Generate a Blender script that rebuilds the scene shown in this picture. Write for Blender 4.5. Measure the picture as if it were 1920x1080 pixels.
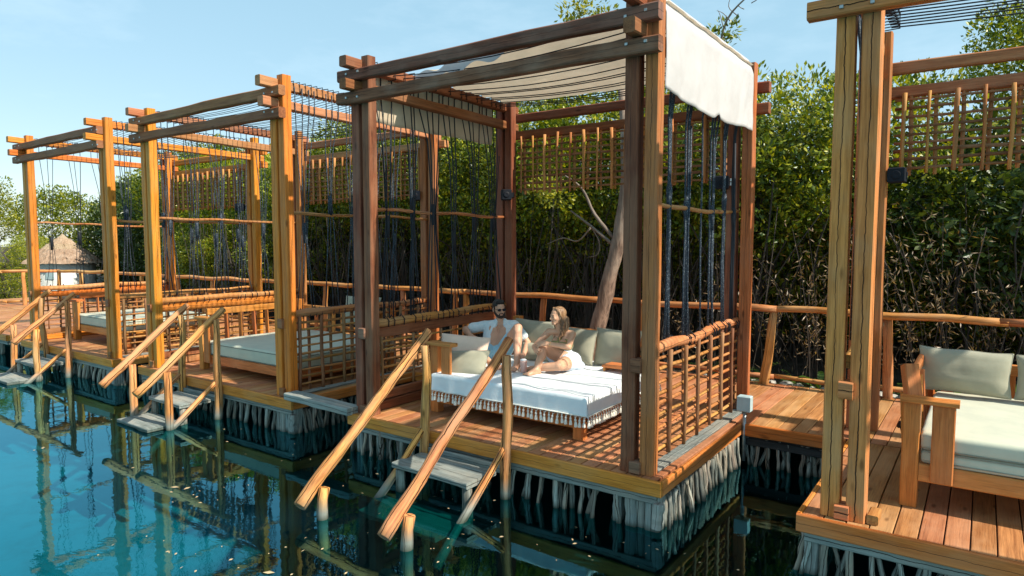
import bpy, math, random
from mathutils import Vector, Matrix, noise
R = math.radians
scn = bpy.context.scene
for o in list(bpy.data.objects): bpy.data.objects.remove(o)
COL = scn.collection

# ------------------------------------------------------------------ camera
CAMZ = 1.95
cam = bpy.data.objects.new('camera', bpy.data.cameras.new('camera')); COL.objects.link(cam)
cam.location = (0, 0, CAMZ); cam.rotation_euler = (R(90 - 4.05), 0, R(35.535))
cam.data.sensor_width = 36; cam.data.lens = 1243 / 1920 * 36
cam.data.clip_start = 0.05; cam.data.clip_end = 900
scn.camera = cam
# ------------------------------------------------------------------ sky, sun, exposure
SUN_EL, SUN_AZ = 43.0, 3.5           # azimuth measured from +x towards +y
w = bpy.data.worlds.new('World'); scn.world = w; w.use_nodes = True
nt = w.node_tree; nt.nodes.clear()
wo = nt.nodes.new('ShaderNodeOutputWorld'); bg = nt.nodes.new('ShaderNodeBackground')
sky = nt.nodes.new('ShaderNodeTexSky'); sky.sky_type = 'NISHITA'; sky.sun_disc = False
sky.sun_elevation = R(SUN_EL); sky.sun_rotation = R(90 - SUN_AZ)
sky.air_density = 1.0; sky.dust_density = 0.4; sky.ozone_density = 1.3
tint = nt.nodes.new('ShaderNodeMix'); tint.data_type = 'RGBA'; tint.blend_type = 'MULTIPLY'
tint.inputs[0].default_value = 1.0; tint.inputs[7].default_value = (1.25, 1.02, .86, 1)
nt.links.new(sky.outputs[0], tint.inputs[6])
# a few thin wisps of cloud
tc = nt.nodes.new('ShaderNodeTexCoord'); mp = nt.nodes.new('ShaderNodeMapping'); mp.inputs['Scale'].default_value = (3, 3, 9)
nz = nt.nodes.new('ShaderNodeTexNoise'); nz.inputs['Scale'].default_value = 1.6; nz.inputs['Detail'].default_value = 6; nz.inputs['Roughness'].default_value = .6
cr = nt.nodes.new('ShaderNodeValToRGB'); cr.color_ramp.elements[0].position = .52; cr.color_ramp.elements[1].position = .85
cr.color_ramp.elements[1].color = (.12, .12, .12, 1)
cm = nt.nodes.new('ShaderNodeMix'); cm.data_type = 'RGBA'; cm.inputs[7].default_value = (8.5, 9.2, 9.6, 1)
nt.links.new(tc.outputs['Generated'], mp.inputs[0]); nt.links.new(mp.outputs[0], nz.inputs[0]); nt.links.new(nz.outputs[0], cr.inputs[0])
nt.links.new(cr.outputs[0], cm.inputs[0]); pale = nt.nodes.new('ShaderNodeMix'); pale.data_type = 'RGBA'; pale.inputs[0].default_value = .62; pale.inputs[7].default_value = (2.15, 4.0, 5.0, 1)
nt.links.new(tint.outputs[2], pale.inputs[6]); nt.links.new(pale.outputs[2], cm.inputs[6]); nt.links.new(cm.outputs[2], bg.inputs[0])
bg.inputs[1].default_value = 0.128
nt.links.new(bg.outputs[0], wo.inputs[0])
sd = Vector((math.cos(R(SUN_EL)) * math.cos(R(SUN_AZ)), math.cos(R(SUN_EL)) * math.sin(R(SUN_AZ)), math.sin(R(SUN_EL))))
sun = bpy.data.objects.new('sun', bpy.data.lights.new('sun', 'SUN')); COL.objects.link(sun)
sun.data.energy = 4.8; sun.data.angle = R(.7); sun.data.color = (1, .93, .79)
sun.rotation_euler = sd.to_track_quat('Z', 'Y').to_euler(); sun.location = (20, 5, 20)
scn.view_settings.view_transform = 'Standard'; scn.view_settings.look = 'None'
scn.view_settings.exposure = 0.64; scn.view_settings.gamma = 1; scn.view_settings.use_curve_mapping = False

# ------------------------------------------------------------------ materials
class NB:
    def __init__(s, name):
        s.m = bpy.data.materials.new(name); s.m.use_nodes = True; s.t = s.m.node_tree; s.t.nodes.clear()
        s.out = s.t.nodes.new('ShaderNodeOutputMaterial')
    def n(s, typ, **k):
        x = s.t.nodes.new('ShaderNode' + typ)
        for a, b in k.items(): setattr(x, a, b)
        return x
    def l(s, a, b): s.t.links.new(a, b)
    def mix(s, f, a, b, blend='MIX'):
        x = s.n('Mix', data_type='RGBA', blend_type=blend)
        for i, v in ((0, f), (6, a), (7, b)):
            if isinstance(v, (int, float)): x.inputs[i].default_value = v
            elif isinstance(v, tuple): x.inputs[i].default_value = v + (1,) if len(v) == 3 else v
            else: s.l(v, x.inputs[i])
        return x.outputs[2]
    def math(s, op, a, b=0., c=0.):
        x = s.n('Math', operation=op)
        for i, v in enumerate((a, b, c)):
            if isinstance(v, (int, float)): x.inputs[i].default_value = v
            else: s.l(v, x.inputs[i])
        return x.outputs[0]
    def ramp(s, f, stops):
        x = s.n('ValToRGB'); e = x.color_ramp.elements
        while len(e) < len(stops): e.new(.5)
        for q, (p, c) in zip(e, stops):
            q.position = p; q.color = tuple(c) + (1,) if hasattr(c, '__len__') else (c, c, c, 1)
        s.l(f, x.inputs[0]); return x.outputs[0]
    def noise(s, vec, scale, detail=4, rough=.55):
        x = s.n('TexNoise'); x.inputs['Scale'].default_value = scale; x.inputs['Detail'].default_value = detail
        x.inputs['Roughness'].default_value = rough
        if vec: s.l(vec, x.inputs[0])
        return x.outputs[0]
    def map(s, vec, scale=(1, 1, 1), loc=None):
        x = s.n('Mapping'); x.inputs['Scale'].default_value = scale; s.l(vec, x.inputs[0])
        if loc is not None: s.l(loc, x.inputs['Location'])
        return x.outputs[0]
    def bsdf(s, col, rough=.6, bump=None, bs=.3, bd=.01, spec=.4):
        b = s.n('BsdfPrincipled')
        if isinstance(col, tuple): b.inputs['Base Color'].default_value = col + (1,)
        else: s.l(col, b.inputs['Base Color'])
        if isinstance(rough, (int, float)): b.inputs['Roughness'].default_value = rough
        else: s.l(rough, b.inputs['Roughness'])
        b.inputs['Specular IOR Level'].default_value = spec
        if bump is not None:
            q = s.n('Bump'); q.inputs['Strength'].default_value = bs; q.inputs['Distance'].default_value = bd
            s.l(bump, q.inputs['Height']); s.l(q.outputs[0], b.inputs['Normal'])
        return b

def wood(name, base, dark, weather=None, wamt=.4, crack=0., rough=.55, vary=.25, bs=.5, grainf=1., algae=False):
    """grain runs along each piece's own local X"""
    b = NB(name); tc = b.n('TexCoord'); oi = b.n('ObjectInfo')
    off = b.n('CombineXYZ'); r = b.math('MULTIPLY', oi.outputs['Random'], 57.)
    b.l(r, off.inputs[0]); b.l(r, off.inputs[1]); b.l(r, off.inputs[2])
    P = tc.outputs['Object']
    v = b.map(P, (1.2, 22 * grainf, 22 * grainf), off.outputs[0])
    g1 = b.noise(v, 1.6, 5, .62)
    v2 = b.map(P, (4., 110 * grainf, 110 * grainf), off.outputs[0])
    g2 = b.noise(v2, 1., 3, .6)
    v3 = b.map(P, (1.3, 2.4, 2.4), off.outputs[0])
    g3 = b.noise(v3, 1.2, 4, .6)
    c = b.mix(b.ramp(g1, [(.34, 0), (.62, 1)]), dark, base)
    c = b.mix(b.math('MULTIPLY', b.ramp(g2, [(.3, 1), (.52, 0)]), .55), c, tuple(x * .45 for x in dark))
    if weather: c = b.mix(b.math('MULTIPLY', b.ramp(g3, [(.42, 0), (.62, 1)]), wamt), c, weather)
    # knots
    vo = b.n('TexVoronoi'); vo.inputs['Scale'].default_value = 1.; b.l(b.map(P, (2.2, 6.5, 6.5), off.outputs[0]), vo.inputs[0])
    kn = b.ramp(vo.outputs['Distance'], [(.05, 1), (.13, 0)])
    c = b.mix(b.math('MULTIPLY', kn, .75), c, tuple(x * .35 for x in dark))
    # per piece tone
    hs = b.n('HueSaturation'); b.l(c, hs.inputs['Color'])
    b.l(b.math('ADD', b.math('MULTIPLY', oi.outputs['Random'], vary), 1 - vary / 2), hs.inputs['Value'])
    b.l(b.math('ADD', b.math('MULTIPLY', b.math('FRACT', b.math('MULTIPLY', oi.outputs['Random'], 7.3)), .022), .489), hs.inputs['Hue'])
    c = hs.outputs[0]
    h = b.math('ADD', b.math('MULTIPLY', g1, .7), b.math('MULTIPLY', g2, .5))
    if crack:
        sx = b.n('SeparateXYZ'); b.l(P, sx.inputs[0])
        wob = b.math('MULTIPLY', b.math('SUBTRACT', b.noise(b.map(P, (3, .01, .01), off.outputs[0]), 1., 5, .7), .5), .055)
        for ax in (1, 2):
            d = b.math('ABSOLUTE', b.math('ADD', sx.outputs[ax], wob))
            wid = b.math('MULTIPLY', b.noise(b.map(P, (1.2, .01, .01), off.outputs[0]), 1.3, 2), crack)
            k = b.math('SMOOTH_MIN', 1., b.math('MAXIMUM', 0., b.math('SUBTRACT', 1.6, b.math('DIVIDE', d, wid))), .1)
            c = b.mix(k, c, (.012, .008, .005)); h = b.math('SUBTRACT', h, b.math('MULTIPLY', k, 2.))
    if algae:
        geo = b.n('NewGeometry'); sz = b.n('SeparateXYZ'); b.l(geo.outputs['Position'], sz.inputs[0])
        zz = b.math('ADD', sz.outputs[2], b.math('MULTIPLY', g3, .14))
        if algae is True: c = b.mix(b.ramp(b.math('ADD', b.math('MULTIPLY', zz, 1.4), .55), [(.10, 1), (.30, 0)]), c, (.21, .21, .18))
        c = b.mix(b.ramp(b.math('ADD', b.math('MULTIPLY', zz, 1.4), .55), [(.0, 1), (.09, 0)]), c, (.05, .06, .045))
    s = b.bsdf(c, b.math('ADD', b.math('MULTIPLY', g1, .25), rough - .1), h, bs, .006, .18)
    b.l(s.outputs[0], b.out.inputs[0]); return b.m

M = {}
M['beam_old'] = wood('beam_old', (.23, .088, .045), (.10, .040, .022), (.30, .18, .125), .50, .002, .65)
M['post_old'] = wood('post_old', (.27, .092, .038), (.12, .040, .020), (.31, .16, .09), .45, .002, .6)
M['post_mid'] = wood('post_mid', (.52, .175, .050), (.32, .10, .028), (.36, .17, .09), .45, .003, .5, vary=.15)
M['post_honey'] = wood('post_honey', (.72, .225, .030), (.50, .145, .018), (.56, .23, .07), .45, .003, .5, vary=.2)
M['beam_mid'] = wood('beam_mid', (.34, .135, .050), (.19, .068, .026), (.33, .17, .09), .40, 0, .6)
M['beam_pink'] = wood('beam_pink', (.50, .21, .085), (.34, .12, .045), (.48, .27, .15), .4, 0, .55)
M['post_tan'] = wood('post_tan', (.70, .240, .072), (.46, .145, .038), (.52, .25, .12), .55, .0045, .6, bs=.8, vary=.15)
M['beam_red'] = wood('beam_red', (.27, .085, .036), (.15, .045, .02), (.3, .14, .08), .4, 0, .55)
M['bed_wood'] = wood('bed_wood', (.60, .205, .050), (.40, .12, .026), (.62, .27, .10), .45, 0, .4, grainf=.8)
M['log'] = wood('log', (.62, .28, .075), (.42, .16, .04), (.55, .34, .17), .5, .002, .55, grainf=.8)
M['log_pale'] = wood('log_pale', (.74, .33, .10), (.34, .12, .036), (.56, .31, .16), .6, .006, .65, grainf=.9, bs=1., algae=True)
M['log_orange'] = wood('log_orange', (.58, .24, .070), (.36, .125, .032), (.48, .27, .14), .55, .003, .6, grainf=.8)
M['stick'] = wood('stick', (.31, .14, .06), (.15, .06, .026), (.32, .19, .10), .5, 0, .65, vary=.5)
M['stick_light'] = wood('stick_light', (.52, .22, .065), (.32, .12, .03), (.42, .24, .11), .4, 0, .6, vary=.4)
M['stake'] = wood('stake', (.27, .29, .26), (.11, .12, .105), (.36, .28, .21), .7, .003, .8, vary=.7, bs=.9, algae=2)
M['grey_board'] = wood('grey_board', (.28, .31, .29), (.15, .17, .16), (.36, .31, .25), .5, .003, .75, bs=.8, algae=2)
M['plank'] = wood('plank', (.46, .195, .074), (.31, .118, .044), (.54, .29, .15), .55, 0, .5, vary=.25)
M['fascia'] = wood('fascia', (.68, .225, .038), (.48, .145, .022), (.58, .26, .09), .5, .002, .5, vary=.15)
M['under'] = wood('under', (.05, .05, .05), (.02, .02, .02))
M['bark'] = wood('bark', (.30, .21, .15), (.09, .06, .045), (.40, .33, .26), .5, .012, .9, bs=1.4, grainf=.6)
M['branch'] = wood('branch', (.27, .22, .18), (.15, .115, .09), rough=.8)

def simple(name, col, rough=.6, nscale=8, amt=.15, spec=.4, bump=0., coords='Object', metal=0.):
    b = NB(name); tc = b.n('TexCoord'); n = b.noise(tc.outputs[coords], nscale, 5, .6)
    c = b.mix(b.ramp(n, [(.3, 0), (.7, 1)]), tuple(x * (1 - amt) for x in col), tuple(min(1, x * (1 + amt)) for x in col))
    s = b.bsdf(c, rough, n if bump else None, bump, .01, spec); s.inputs['Metallic'].default_value = metal
    b.l(s.outputs[0], b.out.inputs[0]); return b.m

def cloth(name, col, col2=None, weave=300., tr=0., wr=.25, sheen=.2, nsc=5):
    b = NB(name); tc = b.n('TexCoord'); P = tc.outputs['Object']
    n = b.noise(P, nsc, 5, .6); f = b.noise(P, weave, 2, .5)
    c = b.mix(b.ramp(n, [(.35, 0), (.65, 1)]), col, col2 or tuple(x * .9 for x in col))
    s = b.bsdf(c, .85, b.math('ADD', b.math('MULTIPLY', n, 1.), b.math('MULTIPLY', f, .12)), wr, .02, .15)
    s.inputs['Sheen Weight'].default_value = sheen
    if tr:
        t = b.n('BsdfTranslucent'); b.l(c, t.inputs[0]); m = b.n('MixShader'); m.inputs[0].default_value = tr
        b.l(s.outputs[0], m.inputs[1]); b.l(t.outputs[0], m.inputs[2]); b.l(m.outputs[0], b.out.inputs[0])
    else: b.l(s.outputs[0], b.out.inputs[0])
    return b.m
M['canopy'] = cloth('canopy', (.68, .56, .42), (.60, .49, .36), 200, .30, .3)
M['canopy_white'] = cloth('canopy_white', (.56, .53, .52), (.50, .47, .46), 200, .10, .5, nsc=3)
M['cover'] = cloth('cover', (.78, .80, .80), (.70, .74, .76), 250, 0, .35, nsc=7)
M['mattress'] = cloth('mattress', (.53, .53, .41), (.46, .47, .37), 250, 0, .15)
M['seam'] = simple('seam', (.30, .32, .26), .8)
M['piping'] = simple('piping', (.10, .12, .11), .8)
M['cush_green'] = cloth('cush_green', (.35, .33, .245), (.30, .285, .21), 260, 0, .22)
M['cush_cream'] = cloth('cush_cream', (.80, .60, .47), (.74, .54, .42), 260, 0, .22)
M['tassel'] = cloth('tassel', (.82, .80, .72), (.7, .68, .6), 90)
M['black'] = simple('black', (.008, .010, .016), .6, spec=.2)
M['white'] = simple('white', (.8, .8, .8), .4)
M['box_blue'] = simple('box_blue', (.38, .50, .52), .5)
M['skin_m'] = simple('skin_m', (.58, .31, .20), .5, 12, .10)
M['skin_w'] = simple('skin_w', (.60, .33, .205), .48, 12, .08)
M['shirt'] = cloth('shirt', (.72, .74, .74), (.50, .62, .66), 200, 0, .3, nsc=18)
M['shorts_blue'] = cloth('shorts_blue', (.36, .60, .72), (.30, .54, .66), 200)
M['shorts_white'] = cloth('shorts_white', (.66, .72, .80), (.56, .64, .74), 200)
M['olive'] = cloth('olive', (.25, .24, .10), (.19, .19, .08), 200)
M['hair_dark'] = simple('hair_dark', (.012, .009, .008), .5, 60, .4, bump=.4)
M['beard'] = simple('beard', (.03, .017, .012), .7, 80, .4)
M['lips'] = simple('lips', (.42, .13, .10), .4)
M['gold'] = simple('gold', (.8, .55, .25), .3, metal=1.)
M['thatch'] = wood('thatch', (.42, .30, .20), (.22, .15, .10), (.5, .4, .3), .4, 0, .9, bs=1.2)
M['hutwall'] = simple('hutwall', (.72, .73, .70), .8)
M['hutblue'] = simple('hutblue', (.30, .42, .45), .7)
M['rock'] = simple('rock', (.42, .40, .36), .9, 4, .45, bump=.8)
M['deadleaf'] = simple('deadleaf', (.42, .33, .19), .7, 3, .5, coords='Generated')
M['metal'] = simple('metal', (.35, .38, .38), .45, 20, .3, metal=.8)

def hairw():
    b = NB('hair_blonde'); tc = b.n('TexCoord')
    n = b.noise(b.map(tc.outputs['Object'], (75, 75, 6)), 1, 3, .6)
    c = b.ramp(n, [(.3, (.07, .032, .016)), (.5, (.22, .115, .055)), (.7, (.50, .32, .18))])
    s = b.bsdf(c, .45, n, .8, .01); b.l(s.outputs[0], b.out.inputs[0]); return b.m
M['hair_blonde'] = hairw()

def ropem():
    b = NB('rope'); tc = b.n('TexCoord'); v = b.n('TexVoronoi'); v.inputs['Scale'].default_value = 130
    b.l(b.map(tc.outputs['Object'], (1, 1, .45)), v.inputs[0])
    f = b.ramp(v.outputs['Distance'], [(.12, 1), (.34, 0)])
    c = b.mix(f, (.018, .027, .042), (.26, .31, .35))
    s = b.bsdf(c, .7, v.outputs['Distance'], .5, .003); b.l(s.outputs[0], b.out.inputs[0]); return b.m
M['rope'] = ropem()
M['rope_black'] = simple('rope_black', (.010, .013, .020), .7)

def leafm(name, c1, c2, c3, tr=.35):
    b = NB(name); g = b.n('NewGeometry'); oi = b.n('ObjectInfo')
    r = g.outputs['Random Per Island']
    n = b.noise(g.outputs['Position'], .9, 3, .5)
    c = b.ramp(b.math('ADD', b.math('MULTIPLY', r, .75), b.math('MULTIPLY', n, .35)), [(.15, c1), (.5, c2), (.95, c3)])
    hs = b.n('HueSaturation'); b.l(c, hs.inputs['Color']); b.l(b.math('ADD', b.math('MULTIPLY', oi.outputs['Random'], .35), .82), hs.inputs['Value'])
    s = b.bsdf(hs.outputs[0], .38, spec=.5)
    t = b.n('BsdfTranslucent'); b.l(b.mix(1., hs.outputs[0], (1.35, 1.25, .35), 'MULTIPLY'), t.inputs[0])
    m = b.n('MixShader'); m.inputs[0].default_value = tr
    b.l(s.outputs[0], m.inputs[1]); b.l(t.outputs[0], m.inputs[2]); b.l(m.outputs[0], b.out.inputs[0]); return b.m
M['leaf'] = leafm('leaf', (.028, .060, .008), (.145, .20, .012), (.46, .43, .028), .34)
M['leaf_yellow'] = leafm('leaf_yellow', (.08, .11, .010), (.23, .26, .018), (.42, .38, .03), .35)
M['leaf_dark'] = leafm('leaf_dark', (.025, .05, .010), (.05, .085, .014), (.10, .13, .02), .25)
M['leaf_dry'] = leafm('leaf_dry', (.10, .06, .03), (.22, .14, .075), (.38, .27, .16), .25)
M['fern'] = leafm('fern', (.03, .07, .015), (.06, .13, .02), (.12, .2, .03))
M['root'] = simple('root', (.050, .040, .032), .85, 6, .6, coords='Generated')

def groundm():
    b = NB('soil'); g = b.n('NewGeometry'); n = b.noise(g.outputs['Position'], 2.5, 8, .65)
    c = b.ramp(n, [(.3, (.02, .015, .01)), (.55, (.06, .045, .03)), (.75, (.12, .10, .07))])
    s = b.bsdf(c, .95, n, .8, .08); b.l(s.outputs[0], b.out.inputs[0]); return b.m
M['soil'] = groundm()
def bottomm():
    b = NB('pool_bottom'); g = b.n('NewGeometry'); sx = b.n('SeparateXYZ'); b.l(g.outputs['Position'], sx.inputs[0])
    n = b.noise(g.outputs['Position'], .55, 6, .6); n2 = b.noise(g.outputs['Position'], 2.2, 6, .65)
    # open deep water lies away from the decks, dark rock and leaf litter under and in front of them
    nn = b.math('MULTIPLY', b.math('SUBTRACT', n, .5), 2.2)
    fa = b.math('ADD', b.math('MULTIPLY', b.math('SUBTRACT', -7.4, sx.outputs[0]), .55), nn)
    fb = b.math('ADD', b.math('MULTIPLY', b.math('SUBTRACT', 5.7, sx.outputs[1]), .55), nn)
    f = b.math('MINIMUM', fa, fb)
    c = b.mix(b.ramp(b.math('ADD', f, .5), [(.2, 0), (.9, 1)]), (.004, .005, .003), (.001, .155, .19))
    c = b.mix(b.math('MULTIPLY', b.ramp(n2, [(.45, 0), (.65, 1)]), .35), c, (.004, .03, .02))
    s = b.bsdf(c, .9); b.l(s.outputs[0], b.out.inputs[0]); return b.m
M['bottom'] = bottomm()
def waterm():
    b = NB('water'); g = b.n('NewGeometry'); P = g.outputs['Position']
    n1 = b.noise(b.map(P, (1.6, 3.2, 1)), 1.3, 3, .5); n2 = b.noise(b.map(P, (5, 9, 1)), 1.6, 3, .55)
    h = b.math('ADD', b.math('MULTIPLY', n1, 1.), b.math('MULTIPLY', n2, .18))
    bp = b.n('Bump'); bp.inputs['Strength'].default_value = .045; bp.inputs['Distance'].default_value = .035; b.l(h, bp.inputs['Height'])
    gl = b.n('BsdfGlossy'); gl.inputs['Roughness'].default_value = .015; gl.inputs['Color'].default_value = (.27, .72, .86, 1); b.l(bp.outputs[0], gl.inputs['Normal'])
    tr = b.n('BsdfTransparent'); tr.inputs[0].default_value = (.10, .78, .84, 1)
    vm = b.n('VectorMath', operation='DOT_PRODUCT'); b.l(g.outputs['Incoming'], vm.inputs[0]); b.l(g.outputs['Normal'], vm.inputs[1])
    f = b.math('ADD', b.math('MULTIPLY', b.math('POWER', b.math('SUBTRACT', 1., b.math('ABSOLUTE', vm.outputs['Value'])), 3.2), .95), .055)
    m = b.n('MixShader'); b.l(f, m.inputs[0]); b.l(tr.outputs[0], m.inputs[1]); b.l(gl.outputs[0], m.inputs[2])
    b.l(m.outputs[0], b.out.inputs[0]); return b.m
M['water'] = waterm()
def glassm():
    b = NB('drink'); s = b.bsdf((.85, .55, .48), .15); s.inputs['Transmission Weight'].default_value = .5
    b.l(s.outputs[0], b.out.inputs[0]); return b.m
M['drink'] = glassm()

# ------------------------------------------------------------------ helpers
rnd = random.Random(7)
def V(*a): return Vector(a)
def mesh(name, vs, fs, mat, smooth=False):
    me = bpy.data.meshes.new(name); me.from_pydata([tuple(v) for v in vs], [], fs); me.materials.append(M[mat])
    if smooth: me.polygons.foreach_set('use_smooth', [True] * len(me.polygons))
    me.update(); return me
def link(name, me, parent=None, mat4=None):
    o = bpy.data.objects.new(name, me); COL.objects.link(o)
    if mat4 is None: mat4 = Matrix.Identity(4)
    if parent is not None:
        o.parent = parent; o.matrix_parent_inverse = Matrix.Identity(4)
        o.matrix_basis = PW(parent).inverted() @ mat4
    else: o.matrix_basis = mat4
    return o
def PW(o): return (PW(o.parent) @ o.matrix_basis) if o.parent else o.matrix_basis.copy()
def thing(name, label, cat, loc=(0, 0, 0), group=None):
    o = bpy.data.objects.new(name, None); COL.objects.link(o); o.location = loc; o.empty_display_size = .2
    o['label'] = label; o['category'] = cat
    if group: o['group'] = group
    return o
def tag(o, label, cat, group=None):
    o['label'] = label; o['category'] = cat
    if group: o['group'] = group
    return o
def struct(o): o['kind'] = 'structure'; return o
def frame(p0, p1, up=(0, 0, 1)):
    p0 = Vector(p0); p1 = Vector(p1); x = (p1 - p0).normalized(); u = Vector(up)
    if abs(x.dot(u)) > .98: u = Vector((0, 1, 0))
    y = u.cross(x).normalized(); z = x.cross(y)
    m = Matrix((x, y, z)).transposed().to_4x4(); m.translation = p0; return m, (p1 - p0).length
def beam(name, p0, p1, w, h, mat, parent=None, seg=5, jit=.003, ch=.008, bow=0.):
    """squared timber from p0 to p1: w across, h up; chamfered, slightly uneven edges"""
    m, L = frame(p0, p1); vs = []; fs = []
    hw, hh = w / 2, h / 2
    sec = [(-hw + ch, -hh), (hw - ch, -hh), (hw, -hh + ch), (hw, hh - ch), (hw - ch, hh), (-hw + ch, hh), (-hw, hh - ch), (-hw, -hh + ch)]
    for i in range(seg + 1):
        t = i / seg; j = [rnd.uniform(-jit, jit) for _ in range(4)]; b = bow * math.sin(math.pi * t)
        for (a, c) in sec:
            vs.append((L * t, a + (j[0] if a > 0 else j[1]), c + (j[2] if c > 0 else j[3]) + b))
    for i in range(seg):
        for k in range(8):
            a = i * 8 + k; b2 = i * 8 + (k + 1) % 8; fs.append((a, a + 8, b2 + 8, b2))
    fs.append(tuple(range(8))); fs.append(tuple(seg * 8 + k for k in reversed(range(8))))
    return link(name, mesh(name, vs, fs, mat), parent, m)
def tube(vs, fs, pts, rads, n=6, seed=0., lump=0., cap=True):
    base = len(vs); K = len(pts)
    for i, p in enumerate(pts):
        d = (pts[min(i + 1, K - 1)] - pts[max(i - 1, 0)]).normalized()
        u = Vector((0, 0, 1)) if abs(d.z) < .9 else Vector((0, 1, 0))
        a = d.cross(u).normalized(); b = d.cross(a)
        for k in range(n):
            t = 2 * math.pi * k / n; r = rads[i] if hasattr(rads, '__len__') else rads
            if lump: r *= 1 + lump * noise.noise(Vector((math.cos(t) * .9 + seed, math.sin(t) * .9 + i * .7, seed * 1.7)))
            vs.append(p + a * (r * math.cos(t)) + b * (r * math.sin(t)))
    for i in range(K - 1):
        for k in range(n):
            a = base + i * n + k; b2 = base + i * n + (k + 1) % n; fs.append((a, b2, b2 + n, a + n))
    if cap: fs.append(tuple(base + k for k in reversed(range(n)))); fs.append(tuple(base + (K - 1) * n + k for k in range(n)))
def log(name, p0, p1, r0, mat, parent=None, r1=None, wob=.012, n=8, seg=None, lump=.22, sag=0., bend=None, smooth=True):
    m, L = frame(p0, p1); seg = seg or max(3, int(L / .28)); r1 = r0 if r1 is None else r1
    s = rnd.uniform(0, 90); pts = []; rads = []
    for i in range(seg + 1):
        t = i / seg; q = wob if 0 < i < seg else wob * .2
        pts.append(Vector((L * t, q * 2 * noise.noise(Vector((s, t * L * 1.3, 0))), q * 2 * noise.noise(Vector((s, 5, t * L * 1.3))) - sag * math.sin(math.pi * t))))
        rads.append(r0 + (r1 - r0) * t)
    vs = []; fs = []; tube(vs, fs, pts, rads, n, s, lump)
    me = mesh(name, vs, fs, mat, smooth)
    for p in me.polygons:
        if len(p.vertices) > 4: p.use_smooth = False
    return link(name, me, parent, m)
def rope(name, pts, r, mat, parent, n=5):
    vs = []; fs = []; tube(vs, fs, [Vector(p) for p in pts], r, n)
    return link(name, mesh(name, vs, fs, mat, True), parent)
def box(name, c, s, mat, parent=None, bev=.006, rotz=0.):
    x, y, z = (v / 2 for v in s); vs = []; fs = []
    # chamfered box
    b = min(bev, x * .4, y * .4, z * .4)
    lv = [(z - 0, x - b, y - b), (z - b, x, y), (-z + b, x, y), (-z, x - b, y - b)]
    for zz, xx, yy in lv: vs += [(-xx, -yy, zz), (xx, -yy, zz), (xx, yy, zz), (-xx, yy, zz)]
    fs = [(0, 1, 2, 3), (15, 14, 13, 12)]
    for i in range(3):
        for k in range(4): a = i * 4 + k; q = i * 4 + (k + 1) % 4; fs.append((a, a + 4, q + 4, q))
    return link(name, mesh(name, vs, fs, mat), parent, Matrix.Translation(Vector(c)) @ Matrix.Rotation(rotz, 4, 'Z'))
def grid(name, nu, nv, fn, mat, parent=None, smooth=True, closed=False, thick=0.):
    vs = [fn(i / nu, j / nv) for i in range(nu + 1) for j in range(nv + 1)]; fs = []
    for i in range(nu):
        for j in range(nv): a = i * (nv + 1) + j; fs.append((a, a + nv + 1, a + nv + 2, a + 1))
    o = link(name, mesh(name, vs, fs, mat, smooth), parent)
    if thick: md = o.modifiers.new('thick', 'SOLIDIFY'); md.thickness = thick
    return o

# ------------------------------------------------------------------ big setting: ground, bottom, water
WZ = -.45
def ground():
    vs = []; fs = []; nx, ny = 60, 40
    X = [-320 + 640 * i / 12 for i in range(4)] + [-150 + i * 4 for i in range(50)] + [70, 130, 320]
    Y = [9.45, 9.7, 10.1, 10.8, 12, 14, 17, 21, 27, 40, 70, 140, 400]
    X = sorted(X)
    for x in X:
        for j, y in enumerate(Y):
            z = -.16 + .1 * noise.noise(Vector((x * .4, y * .4, 0))) + min(.35, max(0, (y - 11) * .06))
            if x < -16: z -= .5 * min(1, max(0, (-16 - x) / 8)) * (1 if y > 11 else 0)
            vs.append((x, y, z - (.5 if j == 0 else 0)))
    n = len(Y)
    for i in range(len(X) - 1):
        for j in range(n - 1): a = i * n + j; fs.append((a, a + n, a + n + 1, a + 1))
    struct(link('ground', mesh('ground', vs, fs, 'soil', True)))
ground()
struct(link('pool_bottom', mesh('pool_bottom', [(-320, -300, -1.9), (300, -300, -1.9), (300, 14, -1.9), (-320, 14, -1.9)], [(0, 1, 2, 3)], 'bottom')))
struct(link('water', mesh('water', [(-320, -300, WZ), (300, -300, WZ), (300, 9.6, WZ), (-320, 9.6, WZ)], [(0, 1, 2, 3)], 'water')))

# ------------------------------------------------------------------ decks
PLANKW = .142
def plank_proto(L, n=6):
    """shared plank meshes, board along local X, top at z=0"""
    out = []
    for k in range(n):
        hw = PLANKW / 2 - .004; vs = []; fs = []; seg = 2
        sec = [(-hw, -.03), (hw, -.03), (hw, -.004), (hw - .004, 0), (-hw + .004, 0), (-hw, -.004)]
        for i in range(seg + 1):
            dz = rnd.uniform(-.0015, .0015)
            for a, c in sec: vs.append((L * i / seg, a, c + dz))
        for i in range(seg):
            for q in range(6): a = i * 6 + q; b = i * 6 + (q + 1) % 6; fs.append((a, a + 6, b + 6, b))
        fs += [tuple(range(6)), tuple(seg * 6 + q for q in reversed(range(6)))]
        out.append(mesh('plank', vs, fs, 'plank'))
    return out
stake_meshes = []
for k in range(14):
    s = rnd.uniform(0, 99); L = .46; pts = []; rads = []; r = rnd.uniform(.017, .028)
    for i in range(7):
        t = i / 6; pts.append(Vector((L * t, .03 * noise.noise(Vector((s, t * 2.5, 0))), .03 * noise.noise(Vector((s, 7, t * 2.5)))))); rads.append(r * (1.0 + .18 * noise.noise(Vector((s, t * 6, 3)))))
    vs = []; fs = []; tube(vs, fs, pts, rads, 7, s, .16); stake_meshes.append(mesh('stake', vs, fs, 'stake', True))
def put(name, me, parent, p0, p1, roll=0.):
    m, L = frame(p0, p1); return link(name, me, parent, m @ Matrix.Rotation(roll, 4, 'X'))
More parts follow.
